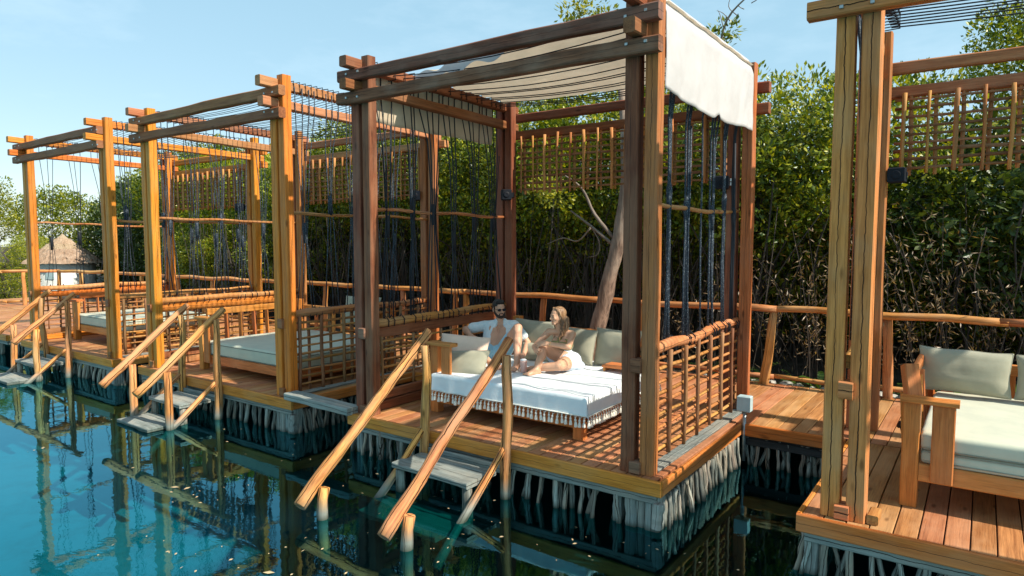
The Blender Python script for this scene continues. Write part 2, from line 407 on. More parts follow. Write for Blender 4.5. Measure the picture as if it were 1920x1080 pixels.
def stakes(parent, a, b, sp, cross=.0, top=-.14, inner=True):
    a = Vector(a); b = Vector(b); L = (b - a).length; n = int(L / sp); d = (b - a) / n; nor = Vector((d.y, -d.x, 0)).normalized()
    for i in range(n + 1):
        p = a + d * (i + rnd.uniform(-.18, .18)); lean = rnd.uniform(-.05, .05)
        for q in range(2 if cross else 1):
            if q: lean = rnd.choice((-1, 1)) * rnd.uniform(.06, cross)
            tz = top - rnd.uniform(0, .03); off = nor * (.0 if not q else -.055)
            put('stake', rnd.choice(stake_meshes), parent, Vector((p.x, p.y, tz)) + off + d.normalized() * rnd.uniform(-.015, .015),
                Vector((p.x, p.y, tz - .46)) + off + d.normalized() * lean + nor * rnd.uniform(.01, .075), rnd.uniform(0, 6))
def deck(name, x0, x1, y0, y1, sides='FRL', cross=.12, label=None, step=None):
    root = struct(link(name, mesh(name, *boxdata(x0 + .06, x1 - .06, y0 + .06, y1, -.16, -.034), 'under')))
    L = y1 - y0 - .035; pro = plank_proto(L); x = x0 + .03 + PLANKW / 2
    while x < x1 - .03:
        put('plank', rnd.choice(pro), root, (x, y0 + .032, 0), (x, y0 + 2, 0)); x += PLANKW
    if 'F' in sides:
        beam('fascia_board', (x0, y0 + .012, -.062), (x1, y0 + .012, -.062), .036, .128, 'fascia', root, 8, .002)
        stakes(root, (x0 + .06, y0 + .07, 0), (x1 - .45, y0 + .07, 0), .142, cross)
        beam('ledger', (x0 + .05, y0 + .055, -.165), (x1 - .05, y0 + .055, -.165), .04, .075, 'grey_board', root, 6, .006)
    if 'R' in sides:
        beam('fascia_board', (x1 - .012, y0 + .034, -.062), (x1 - .012, y1, -.062), .036, .128, 'fascia', root, 6, .002)
        stakes(root, (x1 - .035, y0 + .2, 0), (x1 - .035, y1 - .05, 0), .085, .06)
        
    if 'L' in sides:
        beam('fascia_board', (x0 + .012, y0 + .034, -.062), (x0 + .012, y1, -.062), .036, .128, 'fascia', root, 6, .002)
        stakes(root, (x0 + .07, y0 + .15, 0), (x0 + .07, y1 - .05, 0), .12, .08)
    return root
def boxdata(x0, x1, y0, y1, z0, z1):
    vs = [(x0, y0, z0), (x1, y0, z0), (x1, y1, z0), (x0, y1, z0), (x0, y0, z1), (x1, y0, z1), (x1, y1, z1), (x0, y1, z1)]
    return vs, [(3, 2, 1, 0), (4, 5, 6, 7), (0, 1, 5, 4), (1, 2, 6, 5), (2, 3, 7, 6), (3, 0, 4, 7)]
YC = 7.12       # walkway front edge
D1 = deck('cabana_deck', -5.83, -2.06, 4.95, YC)
D2 = deck('cabana_deck', -10.72, -6.86, 4.95, YC)
D3 = deck('cabana_deck', -15.5, -11.6, 4.95, YC)
D4 = deck('cabana_deck', -1.03, 3.2, 4.95, YC, 'FL', .16)
D5 = deck('cabana_deck', -27, -16.45, 5.0, YC, 'FR')
W = struct(link('walkway', mesh('walkway', *boxdata(-27, 3.2, YC + .05, 9.42, -.16, -.034), 'under')))
pro = plank_proto(9.42 - YC - .02); x = -26.9
while x < 3.2: put('plank', rnd.choice(pro), W, (x, YC + .02, 0), (x, YC + 1, 0)); x += PLANKW
for a, b in ((-2.06, -1.03), (-6.86, -5.83), (-11.6, -10.72), (-16.45, -15.5)):
    beam('fascia_board', (a + .02, YC + .002, -.062), (b - .02, YC + .002, -.062), .036, .128, 'fascia', W, 4, .002)
    stakes(W, (a + .05, YC + .06, 0), (b - .03, YC + .06, 0), .10, .2)
    beam('ledger', (a + .02, YC + .05, -.2), (b - .02, YC + .05, -.2), .04, .08, 'under', W, 4, .006)
# big weathered corner piles
def pile(parent, x, y, w, d, bot=-.50, z=-.135):
    beam('corner_pile', (x, y, z), (x + rnd.uniform(-.02, .02), y, bot), w, d, 'grey_board', parent, 5, .006, .014)
for D, cx in ((D1, -2.06), (D2, -6.86), (D3, -11.6)):
    pile(D, cx - .10, 5.08, .13, .14); pile(D, cx - .30, 5.06, .10, .11, -.5); pile(D, cx - .43, 5.07, .08, .09, -.46); pile(D, cx - .03, 4.99, .085, .07, -.40, -.19)
    pile(D, cx - .23, 5.09, .11, .12, -.5)
for D, cx in ((D1, -5.83), (D2, -10.72), (D4, -1.03)): pile(D, cx + .10, 5.08, .1, .12, -.5)

# ------------------------------------------------------------------ cabanas
YF, YB = 5.09, 7.75
def lattice(parent, org, u, Lu, z0, z1, nv, nh, rv=.017, rh=.013, off=.03, mv='stick', mh='stick', nor=None, gap=.006, paired=False, loff=.22):
    """interlaced pole lattice in the vertical plane org + u*s + z"""
    u = Vector(u); nor = Vector(nor)
    for i in range(nv):
        s = Lu * (i + .5) / nv + rnd.uniform(-.012, .012); sgn = 1 if i % 2 == 0 else -1
        if paired:
            s = Lu * (i // 2 * 2 + 1 + (loff if i % 2 else 0)) / nv
        p = Vector(org) + u * s + nor * (sgn * (rv + rh + .001))
        r = rv * rnd.uniform(.8, 1.25)
        log('lattice_pole', (p.x + rnd.uniform(-.008, .008), p.y + rnd.uniform(-.008, .008), z1 + rnd.uniform(0, .03)), (p.x + rnd.uniform(-.01, .01), p.y + rnd.uniform(-.01, .01), z0 - rnd.uniform(0, .03)), r, mv, parent, r * .85, .008, 6, 6)
    for k in range(nh):
        z = z0 + (z1 - z0) * (k + .5) / nh + rnd.uniform(-.006, .006); a = Vector(org) + u * off; b = Vector(org) + u * (Lu - off)
        r = rh * rnd.uniform(.8, 1.2)
        log('lattice_pole', (a.x, a.y, z + rnd.uniform(-.01, .01)), (b.x, b.y, z + rnd.uniform(-.01, .01)), r, mh, parent, r * .9, .009, 6, 8)

def cabana(label, xl, xr, mats, ropes_seed, xbeam=(.24, .19), canopy=False, roof=True, right_side=True, right_ropes=None, left_ropes=None, topz=3.95, left_low='lattice', ncheap=False, hang=True, light_right=False, xbl=None, ybl=None, roof_ymax=None, loff=.22, straight=False):
    rr = random.Random(ropes_seed)
    root = thing('cabana', label, 'cabana', (xl, YF, 0), 'pole framed cabanas in a row over the water')
    mp, mb, my, mback = mats
    for xc, side in ((xl, 'l'), (xr, 'r')):
        for yc, fb in ((YF, 'f'), (YB, 'b')):
            if fb == 'b' and side == 'l' and xbl is not None: xc, yc = xbl, ybl
            for k, dx in enumerate((-.085, .085)):
                m = (mp[(0 if side == 'l' else 1)] if not (canopy and side == 'r') else ('post_old', 'post_mid')[k]) if fb == 'f' else (mback if side == 'l' or not canopy else ('post_old', 'post_mid')[k])
                top = topz + (.0 if k else -.06) + rr.uniform(-.015, .015)
                sh = rr.uniform(-.012, .012)
                beam('post', (xc + dx + sh * .3, yc + rr.uniform(-.004, .004), .002), (xc + dx + sh, yc, top), .12, .12, m, root, 7, .004, .010)
            beam('spacer_block', (xc - .045, yc - .03, .92), (xc + .045, yc - .03, .92), .125, .12, mb, root, 2, .003)
            beam('spacer_block', (xc - .045, yc - .028, .055), (xc + .045, yc - .028, .055), .125, .10, mb, root, 2, .003)
    # front and rear timbers along x, side timbers along y (log-cabin stacking)
    for z in (3.505, 3.742):
        beam('cross_beam', (xl - xbeam[0] - (.03 if z < 3.6 else 0), YF - .113, z), (xr + xbeam[1], YF - .113, z + rr.uniform(-.012, .012)), .10, .122, mb, root, 9, .007, .012)
    for xc in (xl - .085, xr + .085, xl + .085, xr - .085):
        for z in (3.505, 3.742):
            bo = box('bolt', (xc + rr.uniform(-.01, .01), YF - .167, z + rr.uniform(-.02, .02)), (.024, .014, .024), 'metal', root, .008)
    for z in (3.45, 3.69):
        beam('cross_beam', (xl - .2, YB + .115, z), (xr + .27, YB + .115, z + rr.uniform(-.01, .01)), .10, .112, mback if canopy else my, root, 8, .005, .012)
    for xc in (xl, xr):
        for z in (3.624, 3.862):
            beam('side_beam', (xc, YF - .30 + rr.uniform(-.03, .02), z), ((xbl if xbl is not None and xc == xl else xc), YB + .24, z - .04 + rr.uniform(-.01, .01)), .105, .112, my, root, 9, .006, .012)
    # rails
    Y0, Y1 = YF + .065, YB - .065
    for xc, side in ((xl, 'l'), (xr, 'r')):
        if side == 'r' and not right_side: continue
        fat = .05 if side == 'l' else .052
        log('top_rail', (xc + (.02 if xbl is None else 0), Y0 - .02, 1.02 if xbl is None else 1.10), ((xbl if side == 'l' and xbl is not None else xc), YB + (.12 if side == 'l' else -.02), 1.03), fat, 'log_orange' if side == 'r' or canopy else 'log', root, fat * .85, .02 if xbl is None else .003, 10, lump=.14)
        log('thin_rail', (xc, Y0, 2.30), (xc, Y1 + .02, 2.29), .022, 'log_orange', root, .019, .02, 8, 12, sag=.05 if side == 'r' and canopy else 0.)
        if side == 'l':
            beam('plank_rail', (xc, Y0, .905), (xc, Y1, .905), .045, .12, 'beam_red' if canopy else 'post_honey', root, 8, .006)
            beam('curb', (xc + .0, Y0, .055), (xc + .0, Y1, .055), .09, .10, 'beam_red' if canopy else my, root, 6, .004)
            beam('curb', (xc + .0, Y0, .170), (xc + .0, Y1, .170), .06, .10, 'beam_mid', root, 6, .004)
            lattice(root, (xc, Y0, 0), (0, 1, 0), Y1 - Y0, .24, .83, 10, 6, .016, .013, mv='stick', mh='stick_light', nor=(1, 0, 0))
        else:
            beam('curb', (xc + .09, Y0, .014), (xc + .09, Y1 - .1, .014), .12, .022, 'grey_board', root, 6, .002, .003)
            lattice(root, (xc + .02, Y0, 0), (0, 1, 0), Y1 - Y0, .05, .97, 14, 9, .021, .016, mv='stick' , mh='stick_light', nor=(1, 0, 0))
    # hanging lattice at the back
    lattice(root, ((xl if xbl is None else xbl) + .14, YB + .06, 0), (1, 0, 0), xr - (xl if xbl is None else xbl) - .28, 2.64, 3.40, 30, 9, .0195, .016, mv='stick_light', mh='stick', nor=(0, -1, 0), paired=True, loff=loff)
    # roof ropes along x
    if roof:
        y = YF + .14
        while y < (roof_ymax or YB - .08):
            z = 3.80 if not canopy else 3.835
            s = rr.uniform(0, .02); pts = []
            for i in range(9):
                t = i / 8; pts.append((xl + (xr - xl) * t, y + rr.uniform(-.003, .003), z - .05 * math.sin(math.pi * t) * (1 if not canopy else 1.6) - s * math.sin(math.pi * t)))
            rope('roof_rope', pts, .0062 if canopy or straight else .0042, 'rope_black', root, 4)
            for xc in (xl, xr):     # loop round the side timber
                a = [(xc - .062, y, 3.925), (xc + .062, y + .01, 3.925), (xc + .062, y + .02, 3.79), (xc - .062, y + .03, 3.79), (xc - .062, y, 3.93)]
                rope('rope_loop', a, .0075, 'rope_black', root, 4)
            y += .088 if not canopy else rr.choice((.1, .16, .22, .27))
    # side ropes: hang from the timber, gathered into bundles, spread again to the rail
    for xc, spec in ((xl, left_ropes), (xr, right_ropes)):
        if not spec: continue
        sg = -1 if xc == xl else 1
        for (yb, cnt, spread, zk, rad, bright) in spec:
            for i in range(cnt):
                o = (i - (cnt - 1) / 2) * spread; xo = xc + rr.uniform(-.012, .012)
                top = (xo, yb + o * 1.1 + rr.uniform(-.03, .03), 3.66)
                zk2 = zk + rr.uniform(-.25, .25)
                br = 'rope' if bright else 'rope_black'
                pts = [(xo + sg * .055, top[1], 3.86), (xo + sg * .06, top[1], 3.60), (xo, yb + o * .62, 3.60 - (3.6 - zk2) * .45), (xo + rr.uniform(-.01, .01), yb + o * .30, zk2),
                       (xo + rr.uniform(-.012, .012), yb + o * .26, zk2 - .22), (xo, yb + o * .55 + rr.uniform(-.012, .012), (zk2 - .22 + 1.05) / 2 + .1), (xo + .01, yb + o * .95 + rr.uniform(-.04, .04), 1.0)]
                rope('rope', pts, rad * rr.uniform(.85, 1.1), br, root, 5)
                # second strand back up for fullness
                if rr.random() < .15:
                    pts2 = [(p[0] + .015, p[1] + rr.uniform(-.035, .035) * (1 if k in (0, 5, 6) else .25), p[2]) for k, p in enumerate(pts[2:])]
                    rope('rope', pts2, rad * .85, br, root, 4)
                rope('rope_loop', [(xc - .058, top[1] + .06, 1.0), (xc, top[1] + .06, 1.085), (xc + .06, top[1] + .06, 1.03), (xc + .05, top[1] + .06, .96)], .008, 'rope_black', root, 4)
            if cnt > 1: rope('rope_whipping', [(xc, yb, zk + .02), (xc, yb + .003, zk - .05), (xc, yb, zk - .24)], [.020, .030, .022], br, root, 6)
    return root

sideL = lambda n, r, seed, bright=False: [(YF + .32 + (YB - YF - .64) * (i + random.Random(seed + i).uniform(-.15, .15)) / (n - 1), random.Random(seed * 3 + i).choice((3, 3, 4)), .10, random.Random(seed * 5 + i).uniform(2.0, 2.6), r, bright) for i in range(n)]
C1 = cabana('dark brown cabana with a cream cloth canopy, two people on its bed', -5.64, -2.32, (('post_old', 'post_mid'), 'beam_old', 'beam_red', 'beam_red'), 11, canopy=True,
            right_ropes=[(5.66, 3, .07, 2.45, .0115, True), (6.08, 3, .07, 2.35, .0115, True), (6.45, 1, .0, 2.4, .010, True), (6.80, 3, .06, 2.3, .0115, True), (7.18, 3, .06, 2.45, .0115, True), (7.52, 2, .05, 2.3, .016, False)],
            left_ropes=sideL(6, .0082, 5))
C2 = cabana('honey coloured cabana with open rope roof, next to the canopied one', -10.42, -7.13, (('post_honey', 'post_honey'), 'beam_mid', 'beam_pink', 'post_mid'), 12, right_ropes=sideL(6, .0072, 9, True), left_ropes=sideL(6, .0065, 8, True))
C3 = cabana('farthest honey coloured cabana at the left end of the row', -15.1, -11.82, (('post_honey', 'post_honey'), 'beam_mid', 'post_honey', 'post_honey'), 13, xbeam=(.24, .06), right_ropes=sideL(5, .0065, 21, True), left_ropes=sideL(5, .006, 33))
C4 = cabana('tan cracked timber cabana cut by the right edge, nearest to the viewer', -.75, 2.6, (('post_tan', 'post_tan'), 'post_tan', 'beam_pink', 'post_mid'), 14, xbeam=(.28, .2), right_side=False,
            left_ropes=[(5.35, 2, .03, 2.3, .013, True), (5.5, 2, .03, 2.4, .013, True)], topz=4.0, xbl=-.98, ybl=7.65, roof_ymax=6.75, loff=.5, straight=True)
# swap: nearest cabana has no low lattice or rails on its open side - handled below by removing them
for o in list(C4.children):
    n = o.name.split('.')[0]
    if n in ('plank_rail', 'thin_rail', 'curb') or (n == 'lattice_pole' and o.matrix_basis.translation.z < 1.5): bpy.data.objects.remove(o)
print('cabanas', len(bpy.data.objects))

# ------------------------------------------------------------------ water steps with log handrails
def px_dir(): pass
def steps(label, xa, xb, yfront, hr_end_y, t2z, side_long=0.):
    root = thing('water_steps', label, 'steps', ((xa + xb) / 2, 4.8, WZ), 'wooden steps down into the water')
    for x, jj in ((xa, 0), (xb, 1)):
        slope = .80
        y1 = hr_end_y; z1 = .98 - (5.02 - y1) * slope
        log('handrail', (x - .045, 5.05, 1.02), (x - .045, y1, z1), .045, 'log_pale', root, .055, .011, 14, 20, .30)
        log('rail_post', (x + .05, 4.885, .90), (x + .05, 4.87, -.62), .042, 'log_pale', root, .056, .03, 10, 9, .25)
        zt = .98 - (5.02 - yfront) * slope - .05
        log('rail_post', (x + .03, yfront, zt), (x + .03, yfront - .02, -.85), .046, 'log_pale', root, .054, .02, 10, 6, .2)
        log('lower_rail', (x + .04, 4.86, .05), (x + .04, 4.86 - .95, .05 - .78), .030, 'log_pale', root, .042, .012, 10, 8, .2)
    w = xb - xa
    for k, (y, z, d) in enumerate(((4.56, -.20, .30), (4.16, t2z, .34))):
        beam('tread', (xa + .05, y, z), (xb - .02, y - .02, z), d, .05, 'grey_board', root, 8, .006, .008)
        beam('tread', (xa + .05, y + d / 2 + .06, z + .0), (xb - .02, y + d / 2 + .06, z), .10, .045, 'grey_board', root, 6, .005, .008)
    beam('riser', (xa + .04, 4.90, -.185), (xb, 4.90, -.185), .03, .09, 'grey_board', root, 6, .004)
    for x in (xa + .12, xb - .08):
        log('step_block', (x, 4.46, -.24), (x, 4.46, -.6), .045, 'stake', root, .05, .01, 8)
    return root
S1 = steps('steps with two long rough log handrails, in front of the canopied bed', -4.62, -3.60, 3.63, 3.42, -.53)
S2 = steps('steps with log handrails going down from the deck of the open rope roof cabana', -9.34, -8.42, 4.22, 3.86, -.425)
S3 = steps('farthest steps with yellowish log handrails, at the left edge of the water', -14.2, -13.14, 4.42, 4.10, -.42)

# ------------------------------------------------------------------ railing along the walkway
rail = thing('log_railing', 'rough log railing running along the back of the walkway', 'railing', (-2.3, 9.3, 0))
path = [(3.6, 9.3), (.2, 9.28), (-2.3, 9.3), (-4.9, 9.3), (-7.7, 9.3), (-10.6, 9.3), (-13.86, 9.15), (-17.0, 8.9), (-20.5, 8.9), (-23.3, 8.5), (-24.3, 7.35), (-27.5, 7.0)]
for a, b in zip(path[:-1], path[1:]):
    z = 1.03
    d = (Vector(b) - Vector(a)).normalized() * .04
    log('rail', (a[0] - d.x, a[1] - d.y, z), (b[0] + d.x, b[1] + d.y, z), .048, 'log_orange' if b[0] > -14 else 'log', rail, .044, .018, 9, lump=.16)
    log('lower_rail', (a[0], a[1] + .12, .09), (b[0], b[1] + .12, .10), .036, 'log_orange' if b[0] > -14 else 'log', rail, .03, .02, 8)
for i, (x, y) in enumerate([(1.9, 9.3), (-.95, 9.3), (-2.33, 9.3), (-4.2, 9.3), (-6.0, 9.3), (-7.7, 9.3), (-7.95, 9.32), (-9.3, 9.3), (-11.6, 9.27), (-13.86, 9.15), (-15.6, 9.03), (-17, 8.9), (-18.9, 8.9), (-20.6, 8.9), (-22.2, 8.68), (-23.3, 8.5), (-23.85, 7.75), (-25.6, 7.2)]):
    lean = .10 if i == 2 else rnd.uniform(-.03, .03)
    log('rail_post', (x - lean, y + .02, -.1), (x + lean * .3, y + .02, 1.0), .062 if i != 2 else .07, 'log_orange' if x > -14 else 'log', rail, .05, .02, 9, 6, .25)

# ------------------------------------------------------------------ daybeds
def cushion(name, label, c, size, mat, rot=(0, 0, 0), group=None, seed=1, puff=1., cat='cushion'):
    """soft pillow: size = width, height, thickness; lies in local XZ, thickness along Y"""
    w, h, t = size; N = 20; vs = []; fs = []
    def P(u, v, s):
        a = 1 - abs(u) ** 2.6; b = 1 - abs(v) ** 2.6
        th = t * .5 * (max(0, a) ** .55) * (max(0, b) ** .55) * puff
        # pinched sides, pointed corners
        pin = 1 - .055 * (1 - abs(v) ** 2) ; pin2 = 1 - .055 * (1 - abs(u) ** 2)
        n = noise.noise(Vector((u * 1.8 + seed * 3.1, v * 1.8, s * 2.))) * .10 * t
        cr = noise.noise(Vector((u * 5 + seed, v * 5, s + 4.))) * .05 * t * (abs(u) ** 2 + abs(v) ** 2)
        n2 = noise.noise(Vector((u * 1.3 + seed, 9.1, v * 1.3))) * .02
        return ((u * w / 2) * pin + n2 * h, s * th + (n + cr) * (a * b) ** .3 if a > 0 and b > 0 else 0, (v * h / 2) * pin2 + n2 * w)
    g = [[-1 + 2 * i / N for i in range(N + 1)]]
    idx = {}
    def vid(i, j, s):
        if i in (0, N) or j in (0, N): s = 0
        k = (i, j, s)
        if k not in idx:
            u = -1 + 2 * i / N; v = -1 + 2 * j / N
            u = math.sin(u * math.pi / 2); v = math.sin(v * math.pi / 2)
            idx[k] = len(vs); vs.append(P(u, v, s))
        return idx[k]
    for s in (1, -1):
        for i in range(N):
            for j in range(N):
                f = [vid(i, j, s), vid(i + 1, j, s), vid(i + 1, j + 1, s), vid(i, j + 1, s)]
                fs.append(tuple(f if s < 0 else f[::-1]))
    m = Matrix.Translation(Vector(c)) @ Matrix.Rotation(rot[2], 4, 'Z') @ Matrix.Rotation(rot[0], 4, 'X') @ Matrix.Rotation(rot[1], 4, 'Y')
    o = link(name, mesh(name, vs, fs, mat, True), None, m)
    per = [vid(i, 0, 0) for i in range(N)] + [vid(N, j, 0) for j in range(N)] + [vid(i, N, 0) for i in range(N, 0, -1)] + [vid(0, j, 0) for j in range(N, 0, -1)]
    pv = []; pf = []; pp = [Vector(vs[k]) for k in per]; tube(pv, pf, pp + [pp[0]], .0055, 5); link('piping', mesh('piping', pv, pf, mat, True), o, m)
    return tag(o, label, cat, group)
def mattress(parent, x0, x1, y0, y1, z0, z1, seed=0, double=False):
    """box with soft rounded edges"""
    N = 10; r = .035
    def rb(x0, x1, y0, y1, z0, z1, nm, mat):
        vs = []; fs = []
        prof = [(0, z0), (-.0, z0 + r * .3)] ; lv = []
        K = 5
        for k in range(K + 1): a = math.pi / 2 * k / K; lv.append((r - r * math.sin(a), z0 + r - r * math.cos(a)))
        for k in range(K + 1): a = math.pi / 2 * k / K; lv.append((r - r * math.cos(a), z1 - r + r * math.sin(a)))
        ring = []
        nx = 14; ny = 10
        for i in range(nx): ring.append((x0 + (x1 - x0) * i / nx, y0, 0, -1))
        for i in range(ny): ring.append((x1, y0 + (y1 - y0) * i / ny, 1, 0))
        for i in range(nx): ring.append((x1 - (x1 - x0) * i / nx, y1, 0, 1))
        for i in range(ny): ring.append((x0, y1 - (y1 - y0) * i / ny, -1, 0))
        n = len(ring); cx, cy = (x0 + x1) / 2, (y0 + y1) / 2
        for ins, z in lv:
            for k, (x, y, nx_, ny_) in enumerate(ring):
                px_, py_ = x, y
                corner = (k in (0, nx, nx + ny, 2 * nx + ny))
                px_ += (ins + (.012 if corner else 0)) * (1 if x < cx else -1) if (nx_ or corner) else 0
                py_ += (ins + (.012 if corner else 0)) * (1 if y < cy else -1) if (ny_ or corner) else 0
                b = .006 * noise.noise(Vector((x * 2.3 + seed, y * 2.3, z * 5)))
                vs.append((px_ + nx_ * b, py_ + ny_ * b, z + b))
        L = len(lv)
        for i in range(L - 1):
            for k in range(n): a = i * n + k; q = i * n + (k + 1) % n; fs.append((a, q, q + n, a + n))
        fs.append(tuple((L - 1) * n + k for k in range(n))); fs.append(tuple(k for k in reversed(range(n))))
        return link(nm, mesh(nm, vs, fs, mat, True), parent)
    if double:
        zm = z0 + (z1 - z0) * .46
        o = rb(x0, x1, y0, y1, z0, zm - .002, 'mattress', 'mattress'); rb(x0 - .005, x1 + .005, y0 - .006, y1, zm, z1, 'mattress', 'mattress'); zz = [z0 + .03, zm - .01, zm + .012]
    else:
        o = rb(x0, x1, y0, y1, z0, z1, 'mattress', 'mattress'); zz = [z1 - .03, z0 + .02]
    for z in zz:
        rope('piping', [(x0 + .02, y0 - .004, z), (x1 - .02, y0 - .004, z), (x1 + .004, y0 + .02, z), (x1 + .004, y1 - .05, z)], .004, 'seam' if double else 'piping', parent, 4)
def daybed(label, x0, x1, y0, y1, top=.45, leftback=True, rearback=True, cover=False, arm=.34, double=False, leftslats=6, armz=.79):
    root = thing('daybed', label, 'daybed', ((x0 + x1) / 2, (y0 + y1) / 2, 0), 'wooden daybeds in the cabanas')
    zf = top - .20 if not double else .33
    z0f = zf - .13
    for x in (x0 + .05, x1 - .09):
        for y in (y0 + .06, y1 - .06):
            full = (x < x0 + .1) 
            tz = armz - .02 if full and y < y0 + .1 else (.95 if (y > y1 - .1 or full) and rearback else z0f + .002)
            if x > x1 - .2 and y < y0 + .1: tz = z0f + .05
            beam('leg', (x, y, .002), (x, y, tz), .11, .11, 'bed_wood', root, 4, .002)
    for y in (y0 + .035, y1 - .03): beam('frame_board', (x0 + .108, y, z0f + .065), (x1 - .02, y, z0f + .065), .035, .13, 'bed_wood', root, 6, .001)
    for x in (x0 + .02, x1 - .03): beam('frame_board', (x, y0 + .12, z0f + .065), (x, y1 - .12, z0f + .065), .035, .13, 'bed_wood', root, 6, .001)
    mattress(root, x0 + .11, x1, y0 + .02, y1 - .06, zf, top, rnd.uniform(0, 9), double)
    # short arm at the front left corner, over a wide slat
    beam('arm_rest', (x0 - .02, y0 + .02, armz), (x0 + arm, y0 + .02, armz), .13, .04, 'bed_wood', root, 4, .001)
    beam('arm_slat', (x0 + arm - .09, y0 - .005, z0f + .02), (x0 + arm - .09, y0 - .005, armz - .022), .14, .035, 'bed_wood', root, 3, .001)
    # slatted back on the left side
    if leftback:
        beam('back_rail', (x0 + .0, y0 + .15, .86), (x0 + .0, y1 - .1, .86), .04, .10, 'bed_wood', root, 5, .001)
        for i in range(leftslats):
            y = y0 + .22 + (y1 - y0 - .42) * i / (leftslats - 1)
            beam('back_slat', (x0 + .03, y, zf - .05), (x0 + .0, y, .81), .09, .022, 'bed_wood', root, 2, .001)
        if double: beam('back_side', (x0 + .05, y0 + .12, .80), (x0 + .01, y0 + .20, 1.02), .10, .09, 'bed_wood', root, 3, .001)
    if rearback:
        beam('back_rail', (x0 + .1, y1 - .0, .80), (x1 - .05, y1 - .0, .80), .04, .10, 'bed_wood', root, 6, .001)
        n = int((x1 - x0) / .22)
        for i in range(n):
            x = x0 + .2 + (x1 - x0 - .35) * i / (n - 1)
            beam('back_slat', (x, y1 - .02, zf - .05), (x, y1 - .0, .75), .09, .022, 'bed_wood', root, 2, .001)
    return root
B1 = daybed('daybed under the tasselled white cover, with the couple sitting on it', -5.12, -3.10, 5.56, 7.30, .44, leftback=False)
B2 = daybed('daybed with a bare pale mattress and slatted back, in the open rope roof cabana', -9.72, -7.35, 5.38, 7.25, .44, leftslats=7)
B3 = daybed('farthest daybed with a pale mattress, seen small through the left cabana lattice', -14.72, -12.5, 5.58, 7.25, .52, leftslats=6)
B4 = daybed('daybed with a thick double mattress and flat wooden arm, cut by the right edge', -.445, 1.75, 5.56, 7.35, .56, leftslats=6, double=True, armz=.80)

# white cover with tassels on the middle daybed
def cover():
    x0, x1, y0, y1, zt, zb = -5.03, -3.06, 5.50, 7.22, .462, .27
    r = .03
    def fn(u, v):
        # v: 0 = rear of top .. then over the front edge and down ; u: left .. right and down the right side
        NW = x1 - x0; DR = zt - zb
        lx = u * (NW + DR); ly = v * ((y1 - y0) + DR)
        x = x0 + min(lx, NW); z = zt; y = y1 - min(ly, y1 - y0)
        dx = max(0, lx - NW); dy = max(0, ly - (y1 - y0))
        wr = noise.noise(Vector((x * 3.0, y * 5., 1))) * .010 + noise.noise(Vector((x * 3.5 + y * 5, y * 7 - x * 2, 5))) * .016 * max(0, min(1, (x + 4.5) * 1.3))
        if dx > 0 or dy > 0:
            fold = .012 * math.sin(lx * 21 + ly * 3) * noise.noise(Vector((lx * 2, ly * 2, 3)))
            dn = max(dx, dy)
            z = zt - dn
            if dy > 0: y = y0 - .012 - .05 * dy * 1.4 - fold * 2 * dy / DR
            if dx > 0: x = x1 + .012 + .05 * dx * 1.4 + fold * 2 * dx / DR
            if dx > 0 and dy > 0: x = x1 + .02 + .07 * min(dx, dy) / DR; y = y0 - .02 - .07 * min(dx, dy) / DR
            if dn < .02: z = zt - dn * .4
        else: z += wr
        return (x, y, z)
    o = grid('bed_cover', 84, 76, fn, 'cover')
    tag(o, 'white cover with a tasselled hem spread over the middle daybed', 'bedspread')
    # tassel: knot strings spreading from the hem, round head, flared skirt (shared mesh)
    vs = []; fs = []
    prof = [(.004, 0), (.006, -.024), (.012, -.030), (.013, -.040), (.007, -.047), (.014, -.064), (.018, -.092), (.016, -.100)]
    n = 6
    for r_, z in prof:
        for k in range(n): a = 2 * math.pi * k / n; vs.append((r_ * math.cos(a), r_ * math.sin(a), z))
    for i in range(len(prof) - 1):
        for k in range(n): a = i * n + k; b = i * n + (k + 1) % n; fs.append((a, a + n, b + n, b))
    fs.append(tuple((len(prof) - 1) * n + k for k in reversed(range(n))))
    for s in (-1, 1):
        b = len(vs); vs += [(s * .025, -.002, .012), (s * .025, .002, .006), (0, .003, -.02), (0, -.003, -.014)]; fs.append((b, b + 1, b + 2, b + 3))
    tm = mesh('tassel', vs, fs, 'tassel', False)
    k = 0; x = x0 + .02
    while x < x1 + .04:
        link('tassel', tm, o, Matrix.Translation((x, y0 - .030 + rnd.uniform(-.003, .003), zb - .002 + rnd.uniform(-.006, .004))) @ Matrix.Rotation(rnd.uniform(-.15, .15), 4, 'Y') @ Matrix.Scale(rnd.uniform(.9, 1.1), 4)); x += .050
    y = y0
    while y < y1:
        link('tassel', tm, o, Matrix.Translation((x1 + .032, y, zb - .002 + rnd.uniform(-.006, .004))) @ Matrix.Rotation(math.pi / 2 + rnd.uniform(-.1, .1), 4, 'Z') @ Matrix.Rotation(rnd.uniform(-.1, .1), 4, 'X')); y += .052
    # netted hem band
    for a, b in (((x0, y0 - .031, zb + .010), (x1 + .02, y0 - .031, zb + .008)), ((x1 + .032, y0 - .02, zb + .008), (x1 + .032, y1, zb + .008))):
        rope('hem', [a, b], .006, 'tassel', o, 5)
cover()
G = 'cushions on the middle daybed'
cushion('cushion', 'cream cushion with faint stripes of shade, under the man\'s arm at the left', (-4.97, 5.98, .67), (.60, .34, .20), 'cush_cream', (R(-18), R(4), R(20)), G, 2)
cushion('cushion', 'sage green cushion lying in front of the cream one, left of the man', (-4.80, 5.80, .55), (.56, .34, .17), 'cush_green', (R(-38), R(-6), R(8)), G, 3)
cushion('cushion', 'cream top back cushion between the man and the woman', (-4.72, 7.10, .70), (.66, .46, .20), 'cush_green', (R(-12), 0, R(-2)), G, 4)
